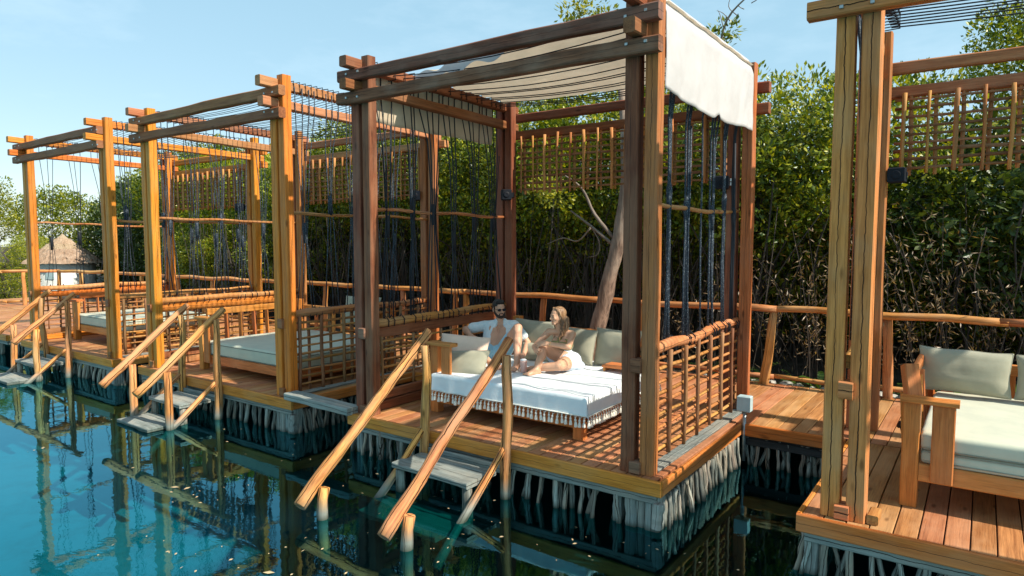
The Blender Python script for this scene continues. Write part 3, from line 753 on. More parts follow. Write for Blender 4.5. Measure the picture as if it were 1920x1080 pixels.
cushion('cushion', 'shaded low cushion lying between the man\'s and the woman\'s legs', (-4.52, 6.88, .56), (.50, .24, .18), 'cush_green', (R(-25), 0, R(4)), G, 5)
cushion('cushion', 'sage cushion leaning right behind the woman\'s back', (-3.98, 6.98, .68), (.44, .42, .17), 'cush_green', (R(-14), R(2), R(-3)), G, 6)
cushion('cushion', 'larger sage back cushion partly behind the brown front post', (-3.52, 7.08, .68), (.60, .44, .18), 'cush_green', (R(-12), R(-1), R(-2)), G, 7)
G4 = 'back cushions on the daybed at the right edge'
cushion('cushion', 'long sage back cushion whole in view on the right daybed', (-.12, 7.10, .79), (.70, .39, .20), 'cush_green', (R(-14), 0, R(-3)), G4, 8)
cushion('cushion', 'sage back cushion cut off by the right edge of the photo', (.60, 7.10, .78), (.70, .38, .20), 'cush_green', (R(-14), 0, R(-2)), G4, 9)
cushion('cushion', 'pale cushion on the rear of the second daybed, behind the log rail', (-8.0, 7.1, .85), (.80, .46, .18), 'cush_green', (R(-14), 0, 0), None, 10)
tb = thing('side_shelf', 'small orange wooden tray resting at the right end of the middle bed', 'tray', (-3.35, 6.85, .47))
beam('tray_board', (-3.52, 6.82, .525), (-3.18, 6.82, .525), .26, .025, 'bed_wood', tb, 3, .001); 
for x in (-3.5, -3.2): beam('tray_foot', (x, 6.71, .49), (x, 6.93, .49), .03, .045, 'bed_wood', tb, 2, .001)
# drink
gl = thing('drink_glass', 'tall glass of pink iced drink standing by the couple\'s feet', 'glass', (-4.19, 6.09, .47))
def lathe(name, prof, mat, parent, c, n=20):
    vs = []; fs = []
    for r_, z in prof:
        for k in range(n): a = 2 * math.pi * k / n; vs.append((r_ * math.cos(a), r_ * math.sin(a), z))
    for i in range(len(prof) - 1):
        for k in range(n): a = i * n + k; b = i * n + (k + 1) % n; fs.append((a, b, b + n, a + n))
    fs.append(tuple(reversed(range(n)))); fs.append(tuple((len(prof) - 1) * n + k for k in range(n)))
    return link(name, mesh(name, vs, fs, mat, True), parent, Matrix.Translation(Vector(c)))
lathe('tumbler', [(.031, 0), (.034, .02), (.039, .10), (.041, .135)], 'drink', gl, (-4.19, 6.09, .472))
lathe('ice', [(.037, .136), (.034, .150), (.02, .157)], 'white', gl, (-4.19, 6.09, .472), 9)

# ------------------------------------------------------------------ canopy cloth of the middle cabana
cv = thing('canopy_cloth', 'cream cloth laid over the roof ropes and hanging down the right side', 'canopy', (-2.2, 6.4, 3.9))
def roofc(u, v):
    x = -5.60 + u * (5.60 - 2.17)
    yf = 5.22 + (.62 * max(0, 1 - (x + 5.6) / 1.9)); y = yf + v * (7.62 - yf)
    s = .10 * math.sin(math.pi * u) * (.5 + .5 * math.sin(math.pi * v))
    z = 3.90 - s + .020 * (1 - u) ** .3 * math.sin(y * 33 + noise.noise(Vector((x, y, 0))) * 4) + .015 * noise.noise(Vector((x * 3, y * 5, 2)))
    if u > .96: z -= .012
    return (x, y, z)
grid('roof_cloth', 60, 70, roofc, 'canopy', cv)
def hem(u, v):
    x = -5.55 + u * 2.3; yf = 5.22 + (.62 * max(0, 1 - (x + 5.6) / 1.9))
    p = roofc((x + 5.6) / (5.6 - 2.17), 0)
    return (x, yf - .012 - .01 * v, p[2] - .005 - v * (.10 + .02 * math.sin(x * 9)))
grid('front_hem', 40, 3, hem, 'canopy_white', cv)
def drop(u, v):
    y = 5.17 + u * (7.62 - 5.17)
    zb = 3.19 - .07 * math.sin(min(1, u * 1.15) * math.pi * .9) + .012 * noise.noise(Vector((y * 2, 0, 0)))
    zb += .06 * math.exp(-((u - .56) / .05) ** 2) * (1 if u < .56 else .3)
    zt = 3.945
    z = zt + (zb - zt) * v
    f = .024 * noise.noise(Vector((y * 3.1, v * 1.2, 4))) + .012 * noise.noise(Vector((y * 7 + v * 2, v * 2, 7)))
    x = -2.225 + .055 * min(1, v * 5) + f * v * 1.4
    return (x, y, z)
grid('side_drop', 90, 24, drop, 'canopy_white', cv, thick=.004)
def dropl(u, v):
    y = 5.30 + u * (7.55 - 5.30); zb = 3.30 + .03 * noise.noise(Vector((y * 2, 5, 0)))
    z = 3.90 + (zb - 3.90) * v; x = -5.72 - .02 * v + .03 * noise.noise(Vector((y * 4, v, 4))) * v
    return (x, y, z)
grid('left_drop', 60, 10, dropl, 'canopy', cv, thick=.003)

# ------------------------------------------------------------------ small fittings
def speaker(label, x, y, z, rot, mark=False):
    t = thing('speaker', label, 'speaker', (x, y, z), 'small black speakers fixed to the posts')
    box('housing', (x, y, z), (.15, .12, .15), 'black', t, .012, rot)
    box('bracket', (x + .06 * math.cos(rot), y + .06 * math.sin(rot) + .05, z), (.05, .05, .07), 'black', t, .004, rot)
    m = Matrix.Translation((x, y, z)) @ Matrix.Rotation(rot, 4, 'Z')
    lathe_o = lathe('cone', [(.045, 0), (.043, .006), (.02, .002)], 'black', t, (0, 0, 0), 16)
    lathe_o.matrix_basis = PW(t).inverted() @ m @ Matrix.Translation((0, -.0605, 0)) @ Matrix.Rotation(R(90), 4, 'X')
    if mark:
        for dz, s in ((.025, .03), (-.02, .036)): box('label_sticker', (x + .115, y - .005, z + dz), (.05, .012, s), 'white', t, .002)
    return t
speaker('black speaker on the canopied cabana\'s right rear post, with white stickers', -2.50, 7.66, 2.62, R(10), True)
speaker('black speaker on the canopied cabana\'s left rear post', -5.55, 7.63, 2.60, R(40))
speaker('black speaker on the nearest cabana\'s rear post at the right', -.75, 7.62, 2.60, R(-5))
speaker('black speaker on the rear post of the open rope roof cabana', -7.33, 7.66, 2.66, R(30))
speaker('tiny black speaker on the farthest cabana\'s rear post', -12.1, 7.64, 2.62, R(30))
jb = thing('junction_box', 'pale blue electrical box at the right rear corner of the middle deck', 'electrical box', (-2.02, 7.1, 0))
box('housing', (-2.03, 7.12, .22), (.14, .10, .17), 'box_blue', jb, .01); lathe('conduit', [(.02, -.4), (.02, .14)], 'metal', jb, (-2.03, 7.12, 0), 8)
pl = beam('gangplank', (-6.93, 4.99, .055), (-5.75, 4.97, .035), .20, .085, 'grey_board', None, 8, .005, .008)
tag(pl, 'weathered pale plank bridging the gap between two decks', 'plank')
ob = beam('offcut_block', (-.56, 5.04, .035), (-.56, 5.22, .035), .07, .065, 'stick_light', None, 2, .003); tag(ob, 'small pale wood block beside the nearest cabana\'s front post', 'wood block')
st = rope('strap', [(-.62, 7.3, .16), (-.60, 7.25, .22), (-.55, 7.1, .10), (-.53, 6.95, .04), (-.50, 6.78, .02)], .018, 'black', None, 6); tag(st, 'short dark strap curling on the deck by the nearest cabana\'s rear post', 'strap')
hk = thing('hanging_rope', 'thick dark braided rope with a knot, hanging between the nearest front posts', 'rope', (-.73, 5.1, 2.5))
for dx in (-.018, .012): rope('strand', [(-.73 + dx, 5.16, 3.45), (-.725 + dx, 5.17, 2.9), (-.722 + dx * .5, 5.18, 2.38), (-.728 + dx, 5.18, 1.9), (-.735 + dx, 5.19, 1.25)], .012, 'rope', hk, 6)
lathe('knot', [(.012, -.05), (.030, -.03), (.034, .0), (.026, .03), (.012, .05)], 'rope', hk, (-.722, 5.18, 2.38), 10)


# palapa hut in the distance
hut = thing('thatched_hut', 'small white hut with a conical thatched roof beyond the left railing', 'hut', (-34, 15.2, -1))
def conewall(n=28):
    vs = []; fs = []
    for z in (-1.2, 1.02):
        for k in range(n): a = 2 * math.pi * k / n; vs.append((1.3 * math.cos(a), 1.3 * math.sin(a), z))
    for k in range(n): fs.append((k, (k + 1) % n, (k + 1) % n + n, k + n))
    return mesh('wall', vs, fs, 'hutwall', True)
HM = Matrix.Translation((-35.5, 13.2, 0)); hut.location = (-35.5, 13.2, -1)
link('wall', conewall(), hut, HM)
for lay in range(5):
    vs = []; fs = []; n = 110; r0 = 1.62 - lay * .30; z0 = .92 + lay * .24
    for i in range(5):
        t = i / 4; r_ = r0 * (1 - t) + (r0 - .42) * t
        for k in range(n): a = 2 * math.pi * k / n; q = 1 + .10 * noise.noise(Vector((k * .9, lay, i * .7))); vs.append((max(.02, r_ * q) * math.cos(a), max(.02, r_ * q) * math.sin(a), z0 + t * .42 + (.07 * noise.noise(Vector((k * 1.7, lay * 3, 0))) if i == 0 else 0)))
    for i in range(4):
        for k in range(n): a = i * n + k; b = i * n + (k + 1) % n; fs.append((a, b, b + n, a + n))
    fs.append(tuple(4 * n + k for k in range(n)))
    link('thatch_layer', mesh('thatch_layer', vs, fs, 'thatch'), hut, HM)
box('window', (-34.58, 12.28, .45), (.34, .05, .5), 'hutblue', hut, .01, R(40))

# ------------------------------------------------------------------ people
class Body:
    def __init__(s): s.v = []; s.f = []
    def ell(s, c, rx, ry, rz, rot=None, n=14):
        rot = rot or Matrix.Identity(3); c = Vector(c); b = len(s.v); K = n // 2 + 1
        s.v.append(c + rot @ Vector((0, 0, rz)))
        for i in range(1, K):
            a = math.pi * i / K
            for k in range(n): t = 2 * math.pi * k / n; s.v.append(c + rot @ Vector((rx * math.sin(a) * math.cos(t), ry * math.sin(a) * math.sin(t), rz * math.cos(a))))
        s.v.append(c + rot @ Vector((0, 0, -rz))); e = len(s.v) - 1
        for k in range(n): s.f.append((b, b + 1 + k, b + 1 + (k + 1) % n)); s.f.append((e, e - n + (k + 1) % n, e - n + k))
        for i in range(K - 2):
            for k in range(n): p = b + 1 + i * n + k; q = b + 1 + i * n + (k + 1) % n; s.f.append((p, p + n, q + n, q))
    def cap(s, p0, r0, p1, r1, n=12, flat=1., fdir=None):
        """tapered capsule; flat<1 squashes it across fdir"""
        p0 = Vector(p0); p1 = Vector(p1); d = (p1 - p0); L = d.length
        if L < 1e-5: return s.ell(p0, r0, r0, r0)
        d /= L; u = Vector(fdir) if fdir is not None else (Vector((0, 0, 1)) if abs(d.z) < .9 else Vector((1, 0, 0)))
        a = d.cross(u).normalized(); bb = a.cross(d).normalized(); b = len(s.v); rings = []
        for t in (math.pi / 2 * .98, math.pi / 2 * .66, math.pi / 2 * .33, 0): rings.append((-r0 * math.sin(t), r0 * math.cos(t)))
        for t in (0, math.pi / 2 * .33, math.pi / 2 * .66, math.pi / 2 * .98): rings.append((L + r1 * math.sin(t), r1 * math.cos(t)))
        for x, r in rings:
            for k in range(n): t = 2 * math.pi * k / n; s.v.append(p0 + d * x + a * (r * math.cos(t)) + bb * (r * flat * math.sin(t)))
        for i in range(len(rings) - 1):
            for k in range(n): p = b + i * n + k; q = b + i * n + (k + 1) % n; s.f.append((p, q, q + n, p + n))
        s.f.append(tuple(b + k for k in reversed(range(n)))); e = b + (len(rings) - 1) * n; s.f.append(tuple(e + k for k in range(n)))
    def chain(s, pts, rads, **k):
        for i in range(len(pts) - 1): s.cap(pts[i], rads[i], pts[i + 1], rads[i + 1], **k)
    def hand(s, wrist, fwd, back, thumb, curl=.5, sc=1.):
        """palm leaves the wrist along fwd, back = normal of the back of the hand, thumb = side the thumb is on"""
        wrist = Vector(wrist); f = Vector(fwd).normalized(); b = Vector(back); b = (b - f * b.dot(f)).normalized(); t = f.cross(b)
        if t.dot(Vector(thumb)) < 0: t = -t
        for i in range(4):
            o = (.030 - .020 * i) * sc; kn = wrist + f * ((.085 - .006 * abs(i - 1)) * sc) + t * o
            s.cap(wrist + t * (o * .6), .017 * sc, kn, .012 * sc)
            l = (.040, .046, .042, .033)[i] * sc; a = curl * .7; p = kn; dirv = f
            for q, (ll, rr) in enumerate(((l, .0092), (l * .7, .0083), (l * .55, .0075))):
                a2 = curl * (.45 + .55 * q); dirv = (f * math.cos(a2) - b * math.sin(a2) + t * ((1 - i) * .09)).normalized()
                p2 = p + dirv * ll; s.cap(p, rr * sc, p2, rr * .92 * sc, n=8); p = p2
        tb = wrist + f * (.022 * sc) + t * (.026 * sc)
        p1 = tb + (f * .6 + t * .75 - b * .25).normalized() * .040 * sc; p2 = p1 + (f * .85 + t * .35 - b * .35).normalized() * .033 * sc
        p3 = p2 + (f * .95 + t * .05 - b * .35).normalized() * .024 * sc
        s.cap(tb, .016 * sc, p1, .011 * sc, n=8); s.cap(p1, .0105 * sc, p2, .010 * sc, n=8); s.cap(p2, .0098 * sc, p3, .0082 * sc, n=8)
    def foot(s, ankle, fwd, up=(0, 0, 1), inner=(1, 0, 0), sc=1.):
        a = Vector(ankle); f = Vector(fwd).normalized(); u = Vector(up); u = (u - f * u.dot(f)).normalized(); t = f.cross(u)
        if t.dot(Vector(inner)) < 0: t = -t
        heel = a - f * .035 * sc - u * .035 * sc
        s.cap(a, .036 * sc, heel, .031 * sc); ball = a + f * .125 * sc - u * .045 * sc
        s.cap(a + f * .01, .036 * sc, ball, .024 * sc)
        s.cap(heel, .028 * sc, ball + t * .02 * sc, .024 * sc); s.cap(heel, .026 * sc, ball - t * .022 * sc, .020 * sc)
        for i in range(5):
            b = ball + t * ((.030 - .0155 * i) * sc); L = (.048, .044, .040, .035, .028)[i] * sc
            s.cap(b, .012 * sc, b + f * L - u * .004, (.0125, .0085, .008, .0078, .0075)[i] * sc, n=8)
    def make(s, name, mat, parent=None, voxel=.0055, smooth=6):
        me = mesh(name, s.v, s.f, mat, True); o = link(name, me, parent)
        r = o.modifiers.new('r', 'REMESH'); r.mode = 'VOXEL'; r.voxel_size = voxel; r.use_smooth_shade = True
        c = o.modifiers.new('s', 'SMOOTH'); c.factor = .5; c.iterations = smooth
        return o
def basis(fwd, up=(0, 0, 1)):
    f = Vector(fwd).normalized(); u = Vector(up); u = (u - f * u.dot(f)).normalized(); r = f.cross(u)   # person's right
    return Matrix((r, f, u)).transposed()        # columns: x = right, y = forward, z = up
def head(B, c, Bs, sc=1., female=False):
    c = Vector(c); L = lambda x, y, z: c + Bs @ Vector((x, y, z)) * sc
    e = lambda x, y, z, a, b, d: B.ell(L(x, y, z), a * sc, b * sc, d * sc, Bs)
    e(0, -.012, .035, .074, .094, .078); e(0, .012, -.005, .066, .076, .088)
    e(0, .030, -.055, .048 if female else .056, .050, .045); B.cap(L(-.02, .060, -.088), .018 * sc, L(.02, .060, -.088), .018 * sc)
    e(0, .070, .022, .050, .020, .016)                                   # brow
    B.cap(L(0, .084, .012), .0085 * sc, L(0, .104, -.022), .012 * sc); B.ell(L(.011, .094, -.026), .008 * sc, .009 * sc, .007 * sc); B.ell(L(-.011, .094, -.026), .008 * sc, .009 * sc, .007 * sc)
    for s_ in (-1, 1):
        e(s_ * .036, .060, -.018, .022, .024, .022)                     # cheek
        e(s_ * .076, -.004, -.008, .010, .018, .032)                    # ear
        e(s_ * .030, .074, .004, .017, .012, .011)                      # eyelid volume
    B.cap(L(-.018, .085, -.052), .0075 * sc, L(.018, .085, -.052), .0075 * sc); B.cap(L(-.014, .083, -.062), .0085 * sc, L(.014, .083, -.062), .0085 * sc)

def man():
    root = thing('person', 'man in sunglasses and open pale shirt lounging at the left end of the bed', 'person', (-4.97, 6.6, .46))
    B = Body(); CD = Vector((.58, -.81, 0)); IR = Vector((.81, .58, 0))
    pel = Vector((-4.97, 6.62, .56)); che = Vector((-5.03, 6.76, .80)); nck = Vector((-5.03, 6.79, .925)); hd = Vector((-5.035, 6.765, 1.085))
    shL = Vector((-5.19, 6.69, .865)); shR = Vector((-4.88, 6.88, .875))
    hipL = pel - IR * .085 + Vector((0, 0, -.01)); hipR = pel + IR * .085
    up = (che - pel).normalized()
    B.cap(hipL, .098, hipR, .098)
    for t in (-1, 1):
        B.cap(pel + IR * .055 * t, .100, che + IR * .060 * t - up * .08, .098)
        B.cap(che + IR * .065 * t - up * .09, .103, che + IR * .085 * t + up * .015, .098)
        B.ell(che + IR * .068 * t + CD * .066 + up * .01, .070, .040, .052, basis(CD, up))      # chest muscle
    B.cap(che + up * .06, .07, nck + up * .01, .052); B.cap(nck - up * .02, .052, hd - Vector((0, 0, .05)), .050)
    B.cap(nck - up * .03, .045, shL, .055); B.cap(nck - up * .03, .045, shR, .055)
    # arms
    elL = Vector((-5.43, 6.56, .815)); wrL = Vector((-5.215, 6.41, .765))
    B.chain([shL, shL.lerp(elL, .4), elL], [.056, .050, .039]); B.chain([elL, elL.lerp(wrL, .3), wrL], [.040, .043, .027])
    B.hand(wrL, (.62, -.30, -.62), (.35, -.75, .35), (0, 0, 1), .35, 1.05)
    elR = Vector((-4.70, 6.93, .66)); wrR = Vector((-4.62, 6.72, .55))
    B.chain([shR, shR.lerp(elR, .4), elR], [.056, .050, .039]); B.chain([elR, elR.lerp(wrR, .3), wrR], [.040, .043, .028]); B.hand(wrR, (.3, -.9, -.2), (0, 0, 1), (-1, 0, 0), .3)
    # legs: one knee up towards the woman, the other folded outwards on the bed
    knR = Vector((-4.515, 6.44, .915)); anR = Vector((-4.375, 6.225, .535))
    B.chain([hipR, hipR.lerp(knR, .5), knR], [.098, .080, .058]); B.cap(knR, .056, knR.lerp(anR, .12), .054)
    calf = knR.lerp(anR, .33) + Vector((-.02, .03, 0)); B.chain([knR.lerp(anR, .1), calf, knR.lerp(anR, .7), anR], [.052, .058, .042, .034])
    B.foot(anR, (.30, -.92, 0), inner=(-1, 0, 0), sc=1.02)
    knL = Vector((-5.02, 6.16, .715)); anL = Vector((-4.68, 6.12, .525))
    B.chain([hipL, hipL.lerp(knL, .5), knL], [.096, .080, .060]); calf = knL.lerp(anL, .33) + Vector((.02, .01, -.03))
    B.chain([knL, calf, knL.lerp(anL, .7), anL], [.056, .058, .042, .034]); B.foot(anL, (.92, -.25, -.05), up=(.1, -.6, .8), inner=(0, 1, 0))
    Bs = basis((.83, -.50, -.10), (-.10, .05, 1)); head(B, hd, Bs)
    body = B.make('body', 'skin_m', root)
    L = lambda x, y, z: hd + Bs @ Vector((x, y, z))
    # hair: short, swept up
    H = Body(); H.ell(L(0, -.022, .048), .081, .096, .078, Bs); H.ell(L(0, .030, .098), .060, .050, .028, Bs); H.ell(L(0, -.06, .0), .066, .055, .070, Bs)
    for s_ in (-1, 1): H.cap(L(s_ * .072, .01, .03), .010, L(s_ * .073, .012, -.012), .007)
    H.make('hair', 'hair_dark', body, .006, 2)
    # beard: along the jaw, with moustache
    E_ = Body()
    for s_ in (-1, 1):
        E_.chain([L(s_ * .067, .012, -.020), L(s_ * .061, .030, -.056), L(s_ * .040, .064, -.083), L(0, .079, -.094)], [.010, .014, .017, .019])
        E_.cap(L(s_ * .006, .091, -.041), .006, L(s_ * .028, .081, -.052), .006); E_.cap(L(s_ * .028, .081, -.052), .007, L(s_ * .022, .079, -.085), .010)
        E_.cap(L(s_ * .050, .040, -.060), .016, L(s_ * .02, .066, -.094), .016)
    E_.make('beard', 'beard', body, .0045, 3)
    Lp = Body(); Lp.cap(L(-.014, .089, -.058), .0045, L(.014, .089, -.058), .0045, n=8); Lp.make('lips', 'lips', body, .003, 1)
    # sunglasses
    g = Body()
    for s_ in (-1, 1): g.ell(L(s_ * .032, .092, .004), .027, .006, .019, Bs); g.cap(L(s_ * .058, .086, .010), .0035, L(s_ * .080, -.005, .006), .003, n=6)
    g.cap(L(-.012, .096, .008), .0035, L(.012, .096, .008), .0035, n=6)
    g.make('sunglasses', 'black', body, .003, 1)
    # open shirt: back and two front panels with sleeves
    S = Body(); bk = -CD
    for t in (-1, 1):
        S.cap(pel + IR * .080 * t + bk * .020 + up * .05, .110, che + IR * .095 * t + bk * .018 - up * .06, .106)
        S.cap(che + IR * .092 * t + bk * .015 - up * .08, .108, che + IR * .108 * t + bk * .010 + up * .03, .098)
        S.cap(che + IR * .12 * t + up * .045, .070, nck + IR * .040 * t - up * .015 + bk * .012, .050)
        a, b2 = (shL, elL) if t < 0 else (shR, elR)
        S.chain([a, a.lerp(b2, .35), a.lerp(b2, .62)], [.071, .066, .071])
        S.chain([nck + IR * .050 * t + CD * .020 + up * .01, che + IR * .090 * t + CD * .068 + up * .03, che + IR * .118 * t + CD * .062 - up * .10, pel + IR * .128 * t + CD * .055 + up * .02], [.034, .042, .044, .042])
        S.cap(nck + IR * .05 * t - up * .02, .040, (shL if t < 0 else shR) + CD * .01, .068)
        S.chain([nck + IR * .045 * t + bk * .02 + up * .02, nck + IR * .052 * t + CD * .03, nck + IR * .060 * t + CD * .058 - up * .055], [.018, .018, .014])
    S.cap(nck + IR * .04 + bk * .035 + up * .02, .022, nck - IR * .04 + bk * .035 + up * .02, .022)
    S.make('shirt', 'shirt', body, .007, 3)
    T = Body()
    T.cap(hipL, .108, hipR, .108); T.chain([hipR, hipR.lerp(knR, .55)], [.110, .094]); T.chain([hipL, hipL.lerp(knL, .52)], [.108, .098]); T.ell(pel + CD * .04, .12, .10, .09)
    T.make('shorts', 'shorts_blue', body, .008, 3)
man()

def woman():
    root = thing('person', 'blonde woman in olive top and white shorts sitting with her knee drawn up', 'person', (-3.95, 6.6, .46))
    B = Body(); F = Vector((-.22, -.97, 0)).normalized(); RT = F.cross(Vector((0, 0, 1)))       # RT: her right = image left
    pel = Vector((-3.95, 6.62, .555)); che = Vector((-4.0, 6.63, .80)); nck = Vector((-4.03, 6.60, .925)); hd = Vector((-4.035, 6.56, 1.075))
    sL = Vector((-4.165, 6.585, .880)); sR = Vector((-3.87, 6.625, .872))      # image left / image right
    up = (che - pel).normalized()
    hA = pel + Vector((-.075, -.01, 0)); hB = pel + Vector((.075, .01, 0))
    B.cap(hA, .100, hB, .100); B.cap(pel + up * .04, .095, che - up * .12, .074, flat=.85, fdir=F)
    B.cap(che - up * .12, .076, che - up * .02, .088, flat=.88, fdir=F)
    for t in (-1, 1):
        B.cap(che + RT * .045 * t - up * .05, .078, che + RT * .07 * t + up * .02, .066)
        B.ell(che + RT * .062 * t + F * .070 - up * .035, .052, .045, .050, basis(F, up))
    B.cap(che + up * .05, .055, nck, .040); B.cap(nck - up * .01, .041, hd + Vector((0, .01, -.05)), .040)
    B.cap(nck - up * .035, .034, sL, .044); B.cap(nck - up * .035, .034, sR, .044)
    eR = Vector((-3.79, 6.41, .755)); wR = Vector((-4.005, 6.275, .795))
    B.chain([sR, sR.lerp(eR, .4), eR], [.044, .039, .031]); B.chain([eR, eR.lerp(wR, .3), wR], [.032, .034, .022]); B.hand(wR, (-.96, -.12, -.12), (-.05, -.75, .65), (0, 0, 1), .55, .92)
    eL = Vector((-4.27, 6.43, .715)); wL = Vector((-4.15, 6.29, .70))
    B.chain([sL, sL.lerp(eL, .4), eL], [.044, .039, .031]); B.chain([eL, eL.lerp(wL, .3), wL], [.032, .034, .022]); B.hand(wL, (.5, -.6, .1), (-.4, -.6, .6), (0, 0, 1), .6, .9)
    kA = Vector((-4.10, 6.33, .755)); aA = Vector((-4.04, 6.13, .515))
    B.chain([hB, hA.lerp(kA, .35) + Vector((.03, 0, 0)), kA], [.100, .086, .054]); calf = kA.lerp(aA, .4) + Vector((.01, .03, -.01)); B.chain([kA, calf, kA.lerp(aA, .75), aA], [.052, .052, .038, .031])
    B.foot(aA, (-.45, -.88, 0), inner=(-1, 0, 0), sc=.9)
    kB = Vector((-3.84, 6.27, .555)); aB = Vector((-4.14, 6.19, .505))
    B.chain([hB, hB.lerp(kB, .5), kB], [.100, .084, .056]); B.chain([kB, kB.lerp(aB, .4), aB], [.052, .050, .032]); B.foot(aB, (-.92, -.30, 0), up=(0, -.5, .85), inner=(0, 1, 0), sc=.9)
    Bs = basis((-.42, -.90, -.05), (.03, .05, 1)); head(B, hd, Bs, .93, True)
    body = B.make('body', 'skin_w', root)
    L = lambda x, y, z: hd + Bs @ (Vector((x, y, z)) * .93)
    H = Body(); H.ell(L(0, -.028, .040), .080, .092, .080, Bs); H.ell(L(0, -.060, -.03), .074, .056, .10, Bs)
    for s_ in (-1, 1):
        H.chain([L(s_ * .030, .030, .098), L(s_ * .070, .008, .050), L(s_ * .078, -.016, -.02), L(s_ * .080, -.02, -.10)], [.020, .018, .018, .020])
        for q in range(5):
            a = L(s_ * (.066 + .004 * q), -.060 + .010 * q, -.05); k = rnd.uniform(-.02, .02)
            ln = (.22 if s_ < 0 else .33) + rnd.uniform(-.05, .03)
            pts = [a]; 
            for j in range(1, 6): t = j / 5; pts.append(a + Vector((.012 * math.sin(t * 7 + q * 1.7) + k * t + (.03 * t if s_ > 0 else -.01 * t), -.02 * t + .012 * math.cos(t * 6 + q), -ln * t)))
            H.chain(pts, [.020, .022, .022, .020, .015, .005])
    for q in range(6):
        a = L((q - 2.5) * .026, -.085, -.04); pts = [a + Vector((.012 * math.sin(j * 1.3 + q * 2), .012 * math.cos(j * 1.1 + q), -.055 * j)) for j in range(6)]
        H.chain(pts, [.034, .032, .030, .026, .02, .008])
    H.make('hair', 'hair_blonde', body, .0055, 3)
    fe = Body()
    for s_ in (-1, 1): fe.ell(L(s_ * .031, .086, .004), .011, .004, .0055, Bs)
    fe.make('eyes', 'black', body, .0025, 1)
    br = Body()
    for s_ in (-1, 1): br.cap(L(s_ * .018, .090, .022), .003, L(s_ * .046, .080, .024), .0025, n=6)
    br.make('eyebrows', 'beard', body, .0025, 0)
    sm = Body(); sm.chain([L(-.022, .084, -.050), L(0, .092, -.060), L(.022, .084, -.050)], [.0035, .006, .0035]); sm.make('lips', 'lips', body, .0025, 1)
    te = Body(); te.cap(L(-.012, .094, -.055), .0026, L(.012, .094, -.055), .0026, n=6); te.make('teeth', 'white', body, .002, 0)
    T = Body()
    T.cap(che - up * .10, .088, che - up * .03, .094, flat=.9, fdir=F)
    for t in (-1, 1): T.cap(che + RT * .045 * t - up * .06, .085, che + RT * .060 * t - up * .02, .078); T.ell(che + RT * .062 * t + F * .074 - up * .045, .056, .050, .048, basis(F, up))
    T.make('top', 'olive', body, .006, 3)
    S = Body(); S.cap(hA, .110, hB, .112); S.cap(pel + up * .03, .105, pel + up * .10, .088)
    S.cap(hB, .116, hB.lerp(kB, .32), .104); S.cap(hA, .108, hA.lerp(kA, .30), .100); S.ell(hB + Vector((.05, .03, -.05)), .10, .10, .06)
    S.make('shorts', 'shorts_white', body, .007, 3)
    br2 = Body(); ax = (wR - eR).normalized(); c = eR.lerp(wR, .84); a1 = ax.cross(Vector((0, 0, 1))).normalized(); a2 = ax.cross(a1)
    ring = [c + (a1 * math.cos(t * math.pi / 6) + a2 * math.sin(t * math.pi / 6)) * .0275 for t in range(13)]
    br2.chain(ring, [.0045] * 13, n=6); br2.make('bracelet', 'gold', body, .003, 0)
woman()

# ------------------------------------------------------------------ vegetation
def leaf_quads(vs, fs, c, d, nrm, L, Wd):
    """one folded pointed leaf (two triangles)"""
    s = d.cross(nrm)
    if s.length < 1e-4: return
    s.normalize(); b = len(vs)
    vs += [c, c + d * (L * .5) + s * (Wd / 2) - nrm * (.12 * Wd), c + d * L, c + d * (L * .5) - s * (Wd / 2) - nrm * (.12 * Wd)]
    fs += [(b, b + 1, b + 2), (b, b + 2, b + 3)]
def rv(r): 
    while True:
        v = Vector((r.uniform(-1, 1), r.uniform(-1, 1), r.uniform(-1, 1)))
        if .01 < v.length < 1: return v
def crown_mesh(seed, rx, ry, rz, clumps, per, L=.085, mat='leaf', cr=.26, wl=.5):
    r = random.Random(seed); vs = []; fs = []
    for i in range(clumps):
        v = rv(r); v = v.normalized() * (v.length ** .45)
        sc = 1 + .28 * noise.noise(Vector((v.x * 1.7 + seed, v.y * 1.7, v.z * 1.7)))
        c = Vector((v.x * rx * sc, v.y * ry * sc, v.z * rz * sc)); k = cr * r.uniform(.6, 1.35)
        for j in range(per):
            q = rv(r); q = q.normalized() * q.length ** .5
            p = c + Vector((q.x * k * 1.15, q.y * k, q.z * k * .75))
            d = (q.normalized() * .8 + Vector((0, 0, .25)) + rv(r) * .6).normalized()
            n = (Vector((.25, -.2, .8)) + rv(r) * .8).normalized()
            l = L * r.uniform(.65, 1.25); leaf_quads(vs, fs, p, d, n, l, l * wl * r.uniform(.8, 1.15))
    return mesh('crown', vs, fs, mat)
crowns = [crown_mesh(40 + i, 1.55, 1.15, 1.35, 270, 68) for i in range(4)]
crowns_y = [crown_mesh(60 + i, 1.55, 1.15, 1.35, 220, 60, mat='leaf_yellow') for i in range(2)]
crowns_far = [crown_mesh(80 + i, 2.4, 2.0, 2.0, 260, 46, .16, cr=.42) for i in range(2)]
crowns_dark = [crown_mesh(90 + i, 2.2, 1.5, 1.9, 260, 46, .15, 'leaf_dark', .4) for i in range(2)]
